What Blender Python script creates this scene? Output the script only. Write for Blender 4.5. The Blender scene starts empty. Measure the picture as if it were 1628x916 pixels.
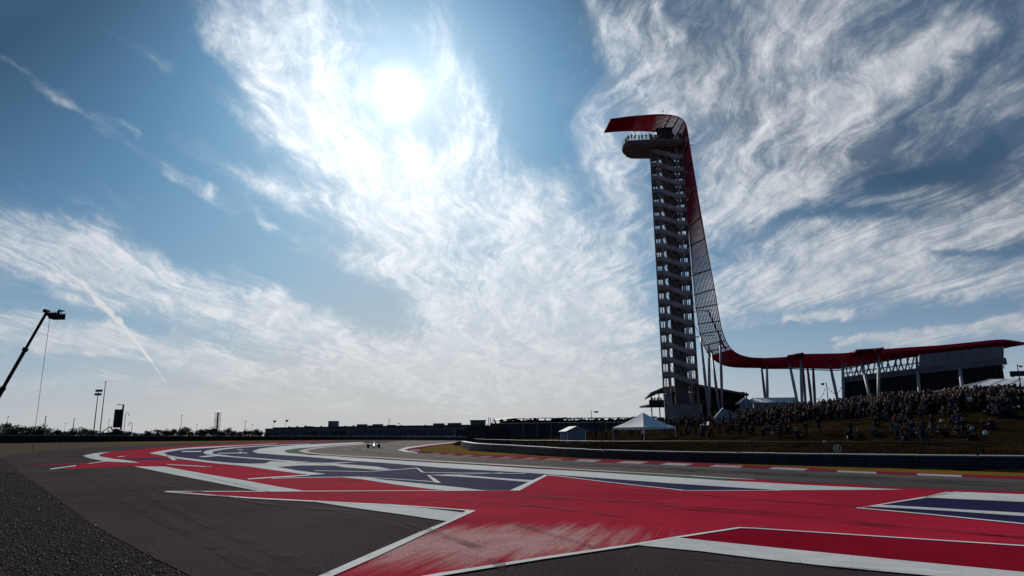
import bpy, bmesh, math, random
import numpy as np
from mathutils import Vector, Matrix
R = math.radians
scene = bpy.context.scene
COL = scene.collection
rng = random.Random(7)

# ------------------------------------------------------------------ camera
CAM_H = 2.0
PITCH, ROLL, FPX, PW, PH = math.atan(232/1085), R(0.6), 1085.0, 1628.0, 916.0
FWD = Vector((0, math.cos(PITCH), math.sin(PITCH)))
_r0, _u0 = Vector((1, 0, 0)), Vector((0, -math.sin(PITCH), math.cos(PITCH)))
RIGHT = _r0*math.cos(ROLL) - _u0*math.sin(ROLL)
UP = _r0*math.sin(ROLL) + _u0*math.cos(ROLL)
EYE = Vector((0, 0, CAM_H))
cd = bpy.data.cameras.new('camera'); cam = bpy.data.objects.new('camera', cd); COL.objects.link(cam)
cam.matrix_world = Matrix.Translation(EYE) @ Matrix((RIGHT, UP, -FWD)).transposed().to_4x4()
cd.sensor_width = 36; cd.lens = 36*FPX/PW; cd.clip_start = 0.1; cd.clip_end = 9000
scene.camera = cam

def ray(px, py):
    """direction seen at a point of the survey photograph"""
    d = FWD*FPX + RIGHT*(px-PW/2) - UP*(py-PH/2)
    return d.normalized()
def G(px, py, z=0.0):
    d = ray(px, py); t = (z-CAM_H)/d.z
    return EYE + d*t
def at(px, py, Y):
    d = ray(px, py); return EYE + d*(Y/d.y)

# ------------------------------------------------------------------ world, sun, exposure
SUN_DIR = ray(635, 148)
SUN_EL = math.asin(SUN_DIR.z); SUN_AZ = math.atan2(SUN_DIR.x, SUN_DIR.y)
scene.view_settings.view_transform = 'Standard'; scene.view_settings.look = 'None'
scene.view_settings.exposure = 0.0; scene.view_settings.gamma = 1.0
sd = bpy.data.lights.new('sun', 'SUN'); sd.energy = 3.0; sd.angle = R(0.5); sd.color = (1.0, 0.93, 0.82)
sun = bpy.data.objects.new('sun', sd); COL.objects.link(sun)
sun.rotation_euler = SUN_DIR.to_track_quat('Z', 'Y').to_euler(); sun.location = (0, 0, 60)

world = bpy.data.worlds.new('World'); scene.world = world; world.use_nodes = True
WN = world.node_tree; WN.nodes.clear()
def wn(t, **k):
    n = WN.nodes.new(t)
    for a, b in k.items(): setattr(n, a, b)
    return n
def lk(a, b, tree=None): (tree or WN).links.new(a, b)
def setin(tree, sock, v):
    if hasattr(v, 'is_output') or isinstance(v, bpy.types.NodeSocket): tree.links.new(v, sock)
    else: sock.default_value = v
def mth(op, a, b=0.0, c=0.0, clamp=False, tree=None):
    t = tree or WN; n = t.nodes.new('ShaderNodeMath'); n.operation = op; n.use_clamp = clamp
    for s, v in zip(n.inputs, (a, b, c)): setin(t, s, v)
    return n.outputs[0]
def vmth(op, a, b=None, tree=None):
    t = tree or WN; n = t.nodes.new('ShaderNodeVectorMath'); n.operation = op
    setin(t, n.inputs[0], a)
    if b is not None: setin(t, n.inputs[1], b)
    return n.outputs['Value'] if op in ('DOT_PRODUCT', 'LENGTH') else n.outputs[0]
def cmb(x, y, z=0.0, tree=None):
    t = tree or WN; n = t.nodes.new('ShaderNodeCombineXYZ')
    for s, v in zip(n.inputs, (x, y, z)): setin(t, s, v)
    return n.outputs[0]
def mixc(f, a, b, mode='MIX', tree=None):
    t = tree or WN; n = t.nodes.new('ShaderNodeMix'); n.data_type = 'RGBA'; n.blend_type = mode
    setin(t, n.inputs[0], f)
    for s, v in ((n.inputs[6], a), (n.inputs[7], b)):
        if isinstance(v, (tuple, list)): v = tuple(v)+(1.0,) if len(v) == 3 else v
        setin(t, s, v)
    return n.outputs[2]
def noise(vec, scale, detail=6, rough=0.55, dist=0.0, tree=None, dims='3D'):
    t = tree or WN; n = t.nodes.new('ShaderNodeTexNoise'); n.noise_dimensions = dims
    t.links.new(vec, n.inputs['Vector']); n.inputs['Scale'].default_value = scale
    n.inputs['Detail'].default_value = detail; n.inputs['Roughness'].default_value = rough
    n.inputs['Distortion'].default_value = dist
    return n
def smooth(v, a, b, tree=None):
    t = tree or WN; n = t.nodes.new('ShaderNodeMapRange'); n.interpolation_type = 'SMOOTHSTEP'
    setin(t, n.inputs[0], v); n.inputs[1].default_value = a; n.inputs[2].default_value = b
    n.inputs[3].default_value = 0; n.inputs[4].default_value = 1
    return n.outputs[0]

def build_world():
    tc = wn('ShaderNodeTexCoord'); d = vmth('NORMALIZE', tc.outputs['Generated'])
    sp = wn('ShaderNodeSeparateXYZ'); lk(d, sp.inputs[0]); x, y, z = sp.outputs
    az = mth('ARCTAN2', x, y); el = mth('ARCSINE', z)
    AE = cmb(az, el)
    zc = mth('ADD', mth('MAXIMUM', z, 0.0), 0.07)
    P = cmb(mth('DIVIDE', x, zc), mth('DIVIDE', y, zc))          # where the ray meets the cirrus layer
    # one cloud bank: a soft capsule in azimuth and elevation
    g = bpy.data.node_groups.new('cloud_bank', 'ShaderNodeTree')
    for nm, tp in (('P', 'NodeSocketVector'), ('A', 'NodeSocketVector'), ('AB', 'NodeSocketVector'), ('k', 'NodeSocketFloat'),
                   ('w0', 'NodeSocketFloat'), ('dw', 'NodeSocketFloat'), ('amp', 'NodeSocketFloat')):
        g.interface.new_socket(nm, in_out='INPUT', socket_type=tp)
    g.interface.new_socket('V', in_out='OUTPUT', socket_type='NodeSocketVector')
    gi = g.nodes.new('NodeGroupInput'); go = g.nodes.new('NodeGroupOutput'); I = gi.outputs
    ap = vmth('SUBTRACT', vmth('MULTIPLY', I['P'], (1, 1, 0), g), I['A'], g)   # the sum of the banks so far rides in z
    t = mth('MULTIPLY', vmth('DOT_PRODUCT', ap, I['AB'], g), I['k'], tree=g, clamp=True)
    sc = g.nodes.new('ShaderNodeVectorMath'); sc.operation = 'SCALE'; lk(I['AB'], sc.inputs[0], g); lk(t, sc.inputs['Scale'], g)
    dist = vmth('LENGTH', vmth('SUBTRACT', ap, sc.outputs[0], g), tree=g)
    w = mth('MULTIPLY_ADD', t, I['dw'], I['w0'], tree=g)
    q = mth('DIVIDE', dist, w, tree=g)
    fall = mth('EXPONENT', mth('MULTIPLY', mth('MULTIPLY', q, q, tree=g), -0.9, tree=g), tree=g)
    lk(vmth('ADD', I['P'], cmb(0.0, 0.0, mth('MULTIPLY', fall, I['amp'], tree=g), g), g), go.inputs[0], g)
    # warp so that the banks have ragged edges
    wv = noise(AE, 7.0, 5, 0.62).outputs['Color']
    wv2 = vmth('SUBTRACT', wv, (0.5, 0.5, 0.5))
    sc = wn('ShaderNodeVectorMath', operation='SCALE'); lk(wv2, sc.inputs[0]); sc.inputs['Scale'].default_value = 0.085
    AEW = vmth('ADD', AE, sc.outputs[0])
    sc2 = wn('ShaderNodeVectorMath', operation='SCALE'); lk(wv2, sc2.inputs[0]); sc2.inputs['Scale'].default_value = 0.012
    AEs = vmth('ADD', AE, sc2.outputs[0])
    def ae(px, py):
        r = ray(px, py); return Vector((math.atan2(r.x, r.y), math.asin(r.z), 0))
    def banks(lst, P_):
        out = vmth('MULTIPLY', P_, (1, 1, 0))
        for (x0, y0, h0, x1, y1, h1, amp) in lst:
            n = wn('ShaderNodeGroup'); n.node_tree = g
            A, B = ae(x0, y0), ae(x1, y1); AB = B-A
            lk(out, n.inputs['P']); n.inputs['A'].default_value = A; n.inputs['AB'].default_value = AB
            n.inputs['k'].default_value = 1/AB.length_squared
            n.inputs['w0'].default_value = h0/FPX; n.inputs['dw'].default_value = (h1-h0)/FPX; n.inputs['amp'].default_value = amp
            out = n.outputs[0]
        sp_ = wn('ShaderNodeSeparateXYZ'); lk(out, sp_.inputs[0]); return sp_.outputs[2]
    M = banks(BANKS, AEW); CT = banks(CONTRAIL, AEs)
    # fibrous cirrus texture, drawn out along the wind
    sc3 = wn('ShaderNodeVectorMath', operation='SCALE'); lk(vmth('SUBTRACT', noise(P, 1.6, 4, 0.6).outputs['Color'], (0.5, 0.5, 0.5)), sc3.inputs[0]); sc3.inputs['Scale'].default_value = 0.55
    Pw = vmth('ADD', P, sc3.outputs[0])
    mp = wn('ShaderNodeMapping'); lk(Pw, mp.inputs[0]); mp.inputs['Rotation'].default_value = (0, 0, R(4)); mp.inputs['Scale'].default_value = (2.6, 0.85, 1)
    n1 = noise(mp.outputs[0], 1.9, 9, 0.62, 0.35).outputs[0]
    sc4 = wn('ShaderNodeVectorMath', operation='SCALE'); lk(vmth('SUBTRACT', noise(P, 0.8, 3, 0.5).outputs['Color'], (0.5, 0.5, 0.5)), sc4.inputs[0]); sc4.inputs['Scale'].default_value = 0.9
    Pv = vmth('ADD', vmth('ADD', P, sc4.outputs[0]), vmth('MULTIPLY', wv2, (0.10, 0.10, 0.0)))
    mp2 = wn('ShaderNodeMapping'); lk(Pv, mp2.inputs[0]); mp2.inputs['Rotation'].default_value = (0, 0, R(-22)); mp2.inputs['Scale'].default_value = (9.0, 1.3, 1)
    n2 = noise(mp2.outputs[0], 1.7, 8, 0.7, 0.0).outputs[0]
    n3 = noise(AE, 26.0, 6, 0.7, 1.2).outputs[0]
    nn = mth('ADD', mth('MULTIPLY', mth('SUBTRACT', n1, 0.5), 1.7), mth('ADD', mth('MULTIPLY', mth('SUBTRACT', n2, 0.5), 1.7), mth('MULTIPLY', mth('SUBTRACT', n3, 0.5), 0.42)))
    dens = smooth(mth('ADD', mth('MULTIPLY_ADD', M, 1.0, 0.13), mth('MULTIPLY', nn, mth('MULTIPLY_ADD', mth('MAXIMUM', M, 0.0), 0.5, 0.42))), 0.03, 1.1)
    fil = mth('MULTIPLY_ADD', smooth(mth('ADD', mth('MULTIPLY', n2, 0.6), mth('MULTIPLY', n3, 0.4)), 0.34, 0.70), 0.55, 0.48)
    veil = mth('MULTIPLY', smooth(mth('ADD', M, mth('MULTIPLY', mth('SUBTRACT', n1, 0.5), 0.8)), -0.15, 0.9), 0.30)
    dens = mth('MAXIMUM', mth('MULTIPLY', dens, fil), veil)
    ctn = noise(AE, 60.0, 5, 0.7, 0.6).outputs[0]
    ctd = smooth(mth('ADD', CT, mth('MULTIPLY', mth('SUBTRACT', ctn, 0.5), 2.2)), 0.3, 1.0)
    ctd = mth('MULTIPLY', ctd, smooth(CT, 0.12, 0.35))
    # sun closeness
    cs = vmth('DOT_PRODUCT', d, tuple(SUN_DIR)); ang = mth('ARCCOSINE', mth('MINIMUM', cs, 0.999999))
    near = mth('EXPONENT', mth('MULTIPLY', ang, -1.35))
    glow = mth('EXPONENT', mth('MULTIPLY', mth('MULTIPLY', ang, ang), -2100.0))
    glow2 = mth('EXPONENT', mth('MULTIPLY', ang, -14.0))
    sky = wn('ShaderNodeTexSky', sky_type='NISHITA'); sky.sun_disc = False
    sky.sun_elevation = SUN_EL; sky.sun_rotation = SUN_AZ; sky.air_density = 1.0; sky.dust_density = 0.5; sky.ozone_density = 2.2; sky.altitude = 200
    lk(d, sky.inputs[0])
    bw = wn('ShaderNodeRGBToBW'); lk(sky.outputs[0], bw.inputs[0])
    rp = wn('ShaderNodeValToRGB'); lk(mth('DIVIDE', bw.outputs[0], 15.0), rp.inputs[0]); cr = rp.color_ramp   # photographic grade of the clear sky
    st = [(3.3, (.030, .082, .165)), (3.9, (.018, .066, .140)), (5.5, (.062, .185, .345)), (7.0, (.125, .285, .455)), (9.0, (.21, .38, .54)), (11.0, (.33, .45, .55)), (14.0, (.50, .51, .52))]
    while len(cr.elements) < len(st): cr.elements.new(0.5)
    for e_, (p_, c_) in zip(cr.elements, st): e_.position = p_/15
    for e_, (p_, c_) in zip(cr.elements, st): e_.color = (*c_, 1)
    skyc = mixc(1.0, rp.outputs[0], (10, 10, 10), 'MULTIPLY')
    ccol = mixc(near, CLOUD_FAR, CLOUD_NEAR)
    tone = mixc(smooth(mth('ADD', n1, mth('MULTIPLY', mth('SUBTRACT', n3, 0.5), 0.5)), 0.3, 0.7), (0.86, 0.88, 0.91), (1.12, 1.11, 1.10))
    ccol = mixc(1.0, ccol, tone, 'MULTIPLY')
    c = mixc(dens, skyc, ccol)
    hz = mth('EXPONENT', mth('MULTIPLY', mth('MAXIMUM', el, 0.0), -9.5))
    c = mixc(mth('MULTIPLY', hz, 0.9), c, mixc(smooth(ang, 0.9, 2.2), HORIZON, HORIZON_FAR))
    c = mixc(mth('MULTIPLY', ctd, 0.85), c, (7.0, 7.0, 6.9))
    g1 = mixc(mth('MULTIPLY', glow2, mth('MULTIPLY_ADD', dens, 0.45, 0.75)), (0, 0, 0), (7.5, 7.4, 7.3))
    g3 = mixc(mth('EXPONENT', mth('MULTIPLY', ang, -4.5)), (0, 0, 0), (1.4, 2.1, 2.7))
    c = mixc(1.0, c, g3, 'ADD')
    g2 = mixc(glow, (0, 0, 0), (16, 16, 16))
    c = mixc(1.0, mixc(1.0, c, g1, 'ADD'), g2, 'ADD')
    bg = wn('ShaderNodeBackground'); lk(c, bg.inputs[0]); bg.inputs[1].default_value = 0.1
    out = wn('ShaderNodeOutputWorld'); lk(bg.outputs[0], out.inputs[0])
CLOUD_FAR = (2.5, 2.85, 3.3); CLOUD_NEAR = (10.8, 10.9, 11.0); HORIZON = (5.15, 5.12, 5.05); HORIZON_FAR = (1.3, 1.5, 1.8)
BANKS = [
 (345,60,26,470,190,34,.62),(470,190,34,640,340,60,.72),(640,340,66,800,520,95,.62),(800,520,95,960,610,80,.4),
 (350,0,60,520,60,70,.42),(440,60,70,560,190,70,.40),(300,130,16,420,220,16,.2),
 (260,215,12,430,285,20,.35),(430,285,20,640,380,26,.42),(420,345,9,620,440,14,.3),
 (-20,380,44,150,420,44,.75),(150,420,44,430,510,34,.8),(430,510,30,760,605,38,.75),(250,405,12,330,450,14,.3),(410,480,10,520,515,8,.45),
 (-20,515,22,170,530,24,.85),(170,530,20,400,575,9,.85),(60,545,6,190,562,5,.5),(5,80,7,120,150,12,.5),(180,40,12,270,110,14,.4),(60,130,8,210,205,10,.34),(110,160,12,220,210,10,.2),
 (640,560,46,860,600,60,.45),(420,590,16,640,600,20,.4),
 (870,300,40,920,480,80,.62),(940,200,40,1000,330,60,.45),(930,500,100,1040,620,60,.45),(990,60,50,1060,170,60,.5),(950,0,14,972,80,16,.45),(1045,0,10,1075,60,12,.4),
 (1230,60,100,1160,250,70,.30),(1135,335,36,1300,312,24,.7),(1150,245,56,1330,240,50,.36),(1320,175,36,1565,45,14,.75),(1200,400,60,1300,420,50,.35),
 (1300,425,50,1640,330,44,.72),(1150,480,36,1450,440,30,.6),(1460,470,14,1640,440,26,.55),(1335,547,8,1640,523,12,.95),(1245,516,5,1350,503,6,.85),
 (1400,250,70,1640,130,80,.24),(1180,30,110,1500,10,80,.22),(1300,110,60,1450,60,60,.2),(1560,380,20,1640,350,20,.2),
 (150,200,9,330,290,12,.42),(330,290,12,440,350,12,.30),(255,265,7,380,330,8,.3),(400,60,14,470,140,20,.3),(560,400,14,700,500,20,.35),(480,395,8,600,455,10,.3),(0,230,30,200,330,40,.16),(560,250,26,640,300,26,.3),(690,40,30,760,150,30,.28),(760,180,26,830,330,30,.35),(640,430,26,720,520,30,.3),(300,560,20,560,640,20,.3),
 (-50,600,10,330,620,9,.35),(300,640,8,760,655,8,.3),(480,570,12,760,610,16,.3),(150,560,7,380,590,7,.3),(1180,520,8,1420,505,6,.25),
 (700,130,24,740,230,30,.3),(720,250,34,850,430,56,.5),(650,230,20,720,330,30,.35),(790,20,50,870,230,30,-.4),(1400,300,14,1570,235,16,-.35),
 (1180,548,26,1600,505,9,-.5),(150,230,120,520,430,40,-.3),(0,0,150,250,60,130,-.35),(560,480,22,650,545,26,-.5),(1230,352,12,1500,330,12,-.3),(1480,405,8,1640,392,8,-.5),(20,470,14,260,520,8,-.5),(840,505,14,900,520,14,-.35)]
CONTRAIL = [(127,448,2,158,482,4.2,.85),(158,482,4.2,190,510,5.2,.95),(190,510,4,214,538,2.2,.95),(214,538,2.4,240,572,2.0,.95),(240,572,2.0,262,608,.8,.8)]
build_world()

# ------------------------------------------------------------------ materials
MATS = {}
def mat(name, col, rough=0.6, var=0.0, scale=2.0, metal=0.0, bump=0.0, bscale=40.0, spec=0.18, translucent=0.0, col2=None, stretch=None):
    if name in MATS: return MATS[name]
    m = bpy.data.materials.new(name); m.use_nodes = True; t = m.node_tree
    b = t.nodes['Principled BSDF']; b.inputs['Roughness'].default_value = rough; b.inputs['Metallic'].default_value = metal
    b.inputs['Specular IOR Level'].default_value = spec
    b.inputs['Base Color'].default_value = (*col, 1)
    tc = t.nodes.new('ShaderNodeTexCoord'); v = tc.outputs['Object']
    if stretch:
        mp = t.nodes.new('ShaderNodeMapping'); mp.inputs['Scale'].default_value = stretch; t.links.new(v, mp.inputs[0]); v = mp.outputs[0]
    if var > 0:
        n = noise(v, scale, 7, 0.6, 0.0, t)
        c2 = col2 or tuple(c*(1-var) for c in col); c1 = col if col2 else tuple(min(1, c*(1+var*0.7)) for c in col)
        c = mixc(smooth(n.outputs[0], 0.3, 0.7, t), c2, c1, 'MIX', t)
        t.links.new(c, b.inputs['Base Color'])
        t.links.new(mth('MULTIPLY_ADD', n.outputs[0], 0.25, rough-0.12, tree=t), b.inputs['Roughness'])
    if bump > 0:
        n2 = noise(v, bscale, 3, 0.6, 0.0, t); bp = t.nodes.new('ShaderNodeBump'); bp.inputs['Strength'].default_value = bump; bp.inputs['Distance'].default_value = 0.02
        t.links.new(n2.outputs[0], bp.inputs['Height']); t.links.new(bp.outputs[0], b.inputs['Normal'])
    if translucent > 0:
        tr = t.nodes.new('ShaderNodeBsdfTranslucent'); tr.inputs[0].default_value = (*col, 1); mx = t.nodes.new('ShaderNodeMixShader'); mx.inputs[0].default_value = translucent
        o = t.nodes['Material Output']; t.links.new(b.outputs[0], mx.inputs[1]); t.links.new(tr.outputs[0], mx.inputs[2]); t.links.new(mx.outputs[0], o.inputs[0])
    MATS[name] = m; return m

def ground_mat(name, col, col_b, rough, spec=0.3, grain=60.0, gstr=0.35, streak=0.0, sdir=0.0, wear=None, wearcol=None, speck=0.0, bump=0.25, chips=0.0):
    """tarmac or paint on tarmac: grain, blotches, drag marks and worn patches, all in metres on the ground"""
    m = bpy.data.materials.new(name); m.use_nodes = True; t = m.node_tree; b = t.nodes['Principled BSDF']
    v = t.nodes.new('ShaderNodeTexCoord').outputs['Object']
    big = noise(v, 0.12, 5, 0.6, 0.3, t).outputs[0]; mid = noise(v, 1.3, 6, 0.65, 0.0, t).outputs[0]; fine = noise(v, grain, 2, 0.7, 0.0, t).outputs[0]
    c = mixc(smooth(big, 0.35, 0.65, t), col, col_b, 'MIX', t)
    k = mth('ADD', mth('MULTIPLY', mth('SUBTRACT', mid, 0.5, tree=t), 0.5, tree=t), mth('MULTIPLY', mth('SUBTRACT', fine, 0.5, tree=t), gstr*2, tree=t), tree=t)
    if streak:
        mp = t.nodes.new('ShaderNodeMapping'); t.links.new(v, mp.inputs[0]); mp.vector_type = 'TEXTURE'; mp.inputs['Rotation'].default_value = (0, 0, -sdir); mp.inputs['Scale'].default_value = (16, .45, 1)
        st = noise(mp.outputs[0], 1.6, 6, 0.7, 0.2, t).outputs[0]
        k = mth('ADD', k, mth('MULTIPLY', mth('SUBTRACT', st, 0.5, tree=t), streak, tree=t), tree=t)
    f = mth('ADD', k, 1.0, tree=t)
    sc = t.nodes.new('ShaderNodeVectorMath'); sc.operation = 'SCALE'; t.links.new(c, sc.inputs[0]); t.links.new(f, sc.inputs['Scale']); c = sc.outputs[0]
    if wear:                                     # worn patch: centre, half sizes, rotation
        (wx, wy), (ha, hb), wr = wear
        mp = t.nodes.new('ShaderNodeMapping'); mp.vector_type = 'TEXTURE'; t.links.new(v, mp.inputs[0])
        mp.inputs['Location'].default_value = (wx, wy, 0); mp.inputs['Rotation'].default_value = (0, 0, wr); mp.inputs['Scale'].default_value = (ha, hb, 1)
        q = vmth('LENGTH', mp.outputs[0], tree=t)
        mp2 = t.nodes.new('ShaderNodeMapping'); t.links.new(v, mp2.inputs[0]); mp2.vector_type = 'TEXTURE'; mp2.inputs['Rotation'].default_value = (0, 0, -wear_dir); mp2.inputs['Scale'].default_value = (5, .34, 1)
        st = noise(mp2.outputs[0], 1.2, 6, 0.65, 0.1, t).outputs[0]
        mk = mth('SUBTRACT', 1.32, q, tree=t)
        mk = smooth(mth('ADD', mk, mth('MULTIPLY', mth('SUBTRACT', st, 0.5, tree=t), 1.9, tree=t), tree=t), 0.1, 0.95, t)
        mk = mth('MULTIPLY', mk, smooth(mth('ADD', fine, mth('MULTIPLY', mid, 0.4, tree=t), tree=t), 0.45, 0.75, t), tree=t)
        mk = mth('MULTIPLY', mk, smooth(q, 1.1, 0.8, t) , tree=t) if False else mk
        c = mixc(mk, c, wearcol, 'MIX', t)
    if chips:
        ch = noise(v, 9.0, 6, 0.75, 0.0, t).outputs[0]
        ck = smooth(mth('ADD', mth('MULTIPLY', ch, 0.7, tree=t), mth('MULTIPLY', fine, 0.45, tree=t), tree=t), 0.66, 0.74, t)
        c = mixc(mth('MULTIPLY', ck, chips, tree=t), c, (0.06, 0.05, 0.05), 'MIX', t)
    if speck:
        vo = t.nodes.new('ShaderNodeTexVoronoi'); vo.inputs['Scale'].default_value = 38; t.links.new(v, vo.inputs['Vector'])
        sp_ = mth('MULTIPLY', smooth(vo.outputs['Distance'], 0.22, 0.10, t), speck, tree=t)
        sc_ = t.nodes.new('ShaderNodeSeparateColor'); t.links.new(vo.outputs['Color'], sc_.inputs[0])
        sp_ = mth('MULTIPLY', sp_, mth('GREATER_THAN', sc_.outputs[0], 0.8, tree=t), tree=t)
        c = mixc(sp_, c, (0.35, 0.32, 0.3), 'MIX', t)
    t.links.new(c, b.inputs['Base Color'])
    t.links.new(mth('MULTIPLY_ADD', mid, 0.2, rough+0.2, tree=t), b.inputs['Roughness']); b.inputs['Specular IOR Level'].default_value = spec*0.05
    bp = t.nodes.new('ShaderNodeBump'); bp.inputs['Strength'].default_value = bump; bp.inputs['Distance'].default_value = 0.01
    t.links.new(fine, bp.inputs['Height']); t.links.new(bp.outputs[0], b.inputs['Normal'])
    MATS[name] = m; return m

# ------------------------------------------------------------------ object helpers
def tag(o, label=None, cat=None, group=None, kind=None):
    if label: o['label'] = label
    if cat: o['category'] = cat
    if group: o['group'] = group
    if kind: o['kind'] = kind
    return o
def thing(name, label, cat, loc=(0, 0, 0), rotz=0.0, group=None):
    o = bpy.data.objects.new(name, None); COL.objects.link(o); o.empty_display_size = 0.3
    o.location = loc; o.rotation_euler = (0, 0, rotz)
    return tag(o, label, cat, group)
def copy_tree(o, parent=None):
    c = o.copy(); COL.objects.link(c); c.parent = parent
    for ch in list(CH.get(o.name, [])): 
        cc = copy_tree(ch, c); CH.setdefault(c.name, []).append(cc)
    return c
CH = {}
class MB:
    """collects solids, then links them as one mesh object"""
    def __init__(s): s.v = []; s.f = []; s.m = []
    def add(s, vs, fs, mi=0):
        n = len(s.v); s.v += [tuple(v) for v in vs]; s.f += [tuple(i+n for i in f) for f in fs]; s.m += [mi]*len(fs); return s
    def box(s, c, size, rz=0.0, mi=0):
        a, b, h = (x/2 for x in size); cs, sn = math.cos(rz), math.sin(rz); vs = []
        for dz in (-h, h):
            for dx, dy in ((-a, -b), (a, -b), (a, b), (-a, b)):
                vs.append((c[0]+dx*cs-dy*sn, c[1]+dx*sn+dy*cs, c[2]+dz))
        return s.add(vs, [(3, 2, 1, 0), (4, 5, 6, 7), (0, 1, 5, 4), (1, 2, 6, 5), (2, 3, 7, 6), (3, 0, 4, 7)], mi)
    def beam(s, p, q, w, h=None, mi=0, up=(0, 0, 1)):
        p, q = Vector(p), Vector(q); h = h or w; d = (q-p).normalized(); up = Vector(up)
        if abs(d.dot(up)) > 0.97: up = Vector((0, 1, 0))
        a = d.cross(up).normalized()*(w/2); b = a.cross(d).normalized()*(h/2); vs = []
        for c in (p, q): vs += [c-a-b, c+a-b, c+a+b, c-a+b]
        return s.add(vs, [(3, 2, 1, 0), (4, 5, 6, 7), (0, 1, 5, 4), (1, 2, 6, 5), (2, 3, 7, 6), (3, 0, 4, 7)], mi)
    def tube(s, pts, r, n=6, mi=0, caps=True):
        pts = [Vector(p) for p in pts]; rs = r if isinstance(r, (list, tuple)) else [r]*len(pts); vs = []; nrm = None
        for i, p in enumerate(pts):
            t = (pts[min(i+1, len(pts)-1)]-pts[max(i-1, 0)]).normalized()
            if nrm is None: nrm = t.orthogonal().normalized()
            nrm = (nrm - t*nrm.dot(t)).normalized(); b = t.cross(nrm)
            for k in range(n):
                a = 2*math.pi*k/n; vs.append(p+nrm*(math.cos(a)*rs[i])+b*(math.sin(a)*rs[i]))
        fs = [(i*n+k, i*n+(k+1) % n, (i+1)*n+(k+1) % n, (i+1)*n+k) for i in range(len(pts)-1) for k in range(n)]
        if caps: fs += [tuple(range(n-1, -1, -1)), tuple((len(pts)-1)*n+k for k in range(n))]
        return s.add(vs, fs, mi)
    def prism(s, poly, ext, mi=0):
        """poly: list of 3D points, ext: extrusion vector"""
        n = len(poly); e = Vector(ext); vs = [Vector(p) for p in poly]; vs += [v+e for v in vs]
        fs = [tuple(range(n-1, -1, -1)), tuple(range(n, 2*n))]+[(i, (i+1) % n, (i+1) % n+n, i+n) for i in range(n)]
        return s.add(vs, fs, mi)
    def strip(s, a, b, thick=0.0, mi=0):
        """sheet between two polylines with equal point counts"""
        n = len(a); vs = [Vector(p) for p in a]+[Vector(p) for p in b]
        fs = [(i, i+1, n+i+1, n+i) for i in range(n-1)]
        if thick:
            m = len(vs); vs2 = [v-Vector((0, 0, thick)) for v in vs]; vs += vs2
            fs += [(m+n+i, m+n+i+1, m+i+1, m+i) for i in range(n-1)]
            fs += [(i+1, i, m+i, m+i+1) for i in range(n-1)]+[(n+i, n+i+1, m+n+i+1, m+n+i) for i in range(n-1)]
            fs += [(0, n, m+n, m), (n-1, m+n-1, m+2*n-1, 2*n-1)]
        return s.add(vs, fs, mi)
    def lathe(s, prof, c, n=12, mi=0):
        vs = []
        for r, z in prof:
            for k in range(n): vs.append((c[0]+r*math.cos(2*math.pi*k/n), c[1]+r*math.sin(2*math.pi*k/n), c[2]+z))
        m = len(prof)
        fs = [(i*n+k, i*n+(k+1) % n, (i+1)*n+(k+1) % n, (i+1)*n+k) for i in range(m-1) for k in range(n)]
        fs += [tuple(range(n-1, -1, -1)), tuple((m-1)*n+k for k in range(n))]
        return s.add(vs, fs, mi)
    def mesh(s, name, mats, origin=(0, 0, 0), smooth_=False):
        me = bpy.data.meshes.new(name); o = origin
        me.from_pydata([(v[0]-o[0], v[1]-o[1], v[2]-o[2]) for v in s.v], [], s.f)
        for m in (mats if isinstance(mats, (list, tuple)) else [mats]): me.materials.append(m)
        if any(s.m): me.polygons.foreach_set('material_index', s.m)
        if smooth_: me.polygons.foreach_set('use_smooth', [True]*len(me.polygons))
        me.update(); return me
    def build(s, name, mats, parent=None, origin=None, smooth_=False):
        if origin is None: origin = parent.location if (parent is not None and parent.get('category')) else ((0, 0, 0) if parent is None else ORG.get(parent.name, (0, 0, 0)))
        me = s.mesh(name, mats, origin, smooth_); ob = bpy.data.objects.new(name, me); COL.objects.link(ob)
        ORG[ob.name] = tuple(origin)
        if parent is not None: ob.parent = parent; CH.setdefault(parent.name, []).append(ob)
        return ob
ORG = {}
def link_mesh(name, me, parent=None, loc=(0, 0, 0), rot=(0, 0, 0), scale=(1, 1, 1)):
    o = bpy.data.objects.new(name, me); COL.objects.link(o); o.location = loc; o.rotation_euler = rot; o.scale = scale
    if parent is not None: o.parent = parent; CH.setdefault(parent.name, []).append(o)
    return o
def catmull(pts, per=8):
    P = [Vector(p) for p in pts]; P = [P[0]*2-P[1]]+P+[P[-1]*2-P[-2]]; out = []
    for i in range(1, len(P)-2):
        a, b, c, d = P[i-1:i+3]
        for k in range(per):
            t = k/per; out.append(0.5*((2*b)+(c-a)*t+(2*a-5*b+4*c-d)*t*t+(3*b-a-3*c+d)*t**3))
    out.append(P[-2]); return out
def resample(pts, n):
    L = [0.0]
    for a, b in zip(pts, pts[1:]): L.append(L[-1]+(b-a).length)
    out = []; j = 0
    for i in range(n):
        s = L[-1]*i/(n-1)
        while j < len(L)-2 and L[j+1] < s: j += 1
        t = (s-L[j])/max(1e-9, L[j+1]-L[j]); out.append(pts[j].lerp(pts[j+1], min(1, t)))
    return out
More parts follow.
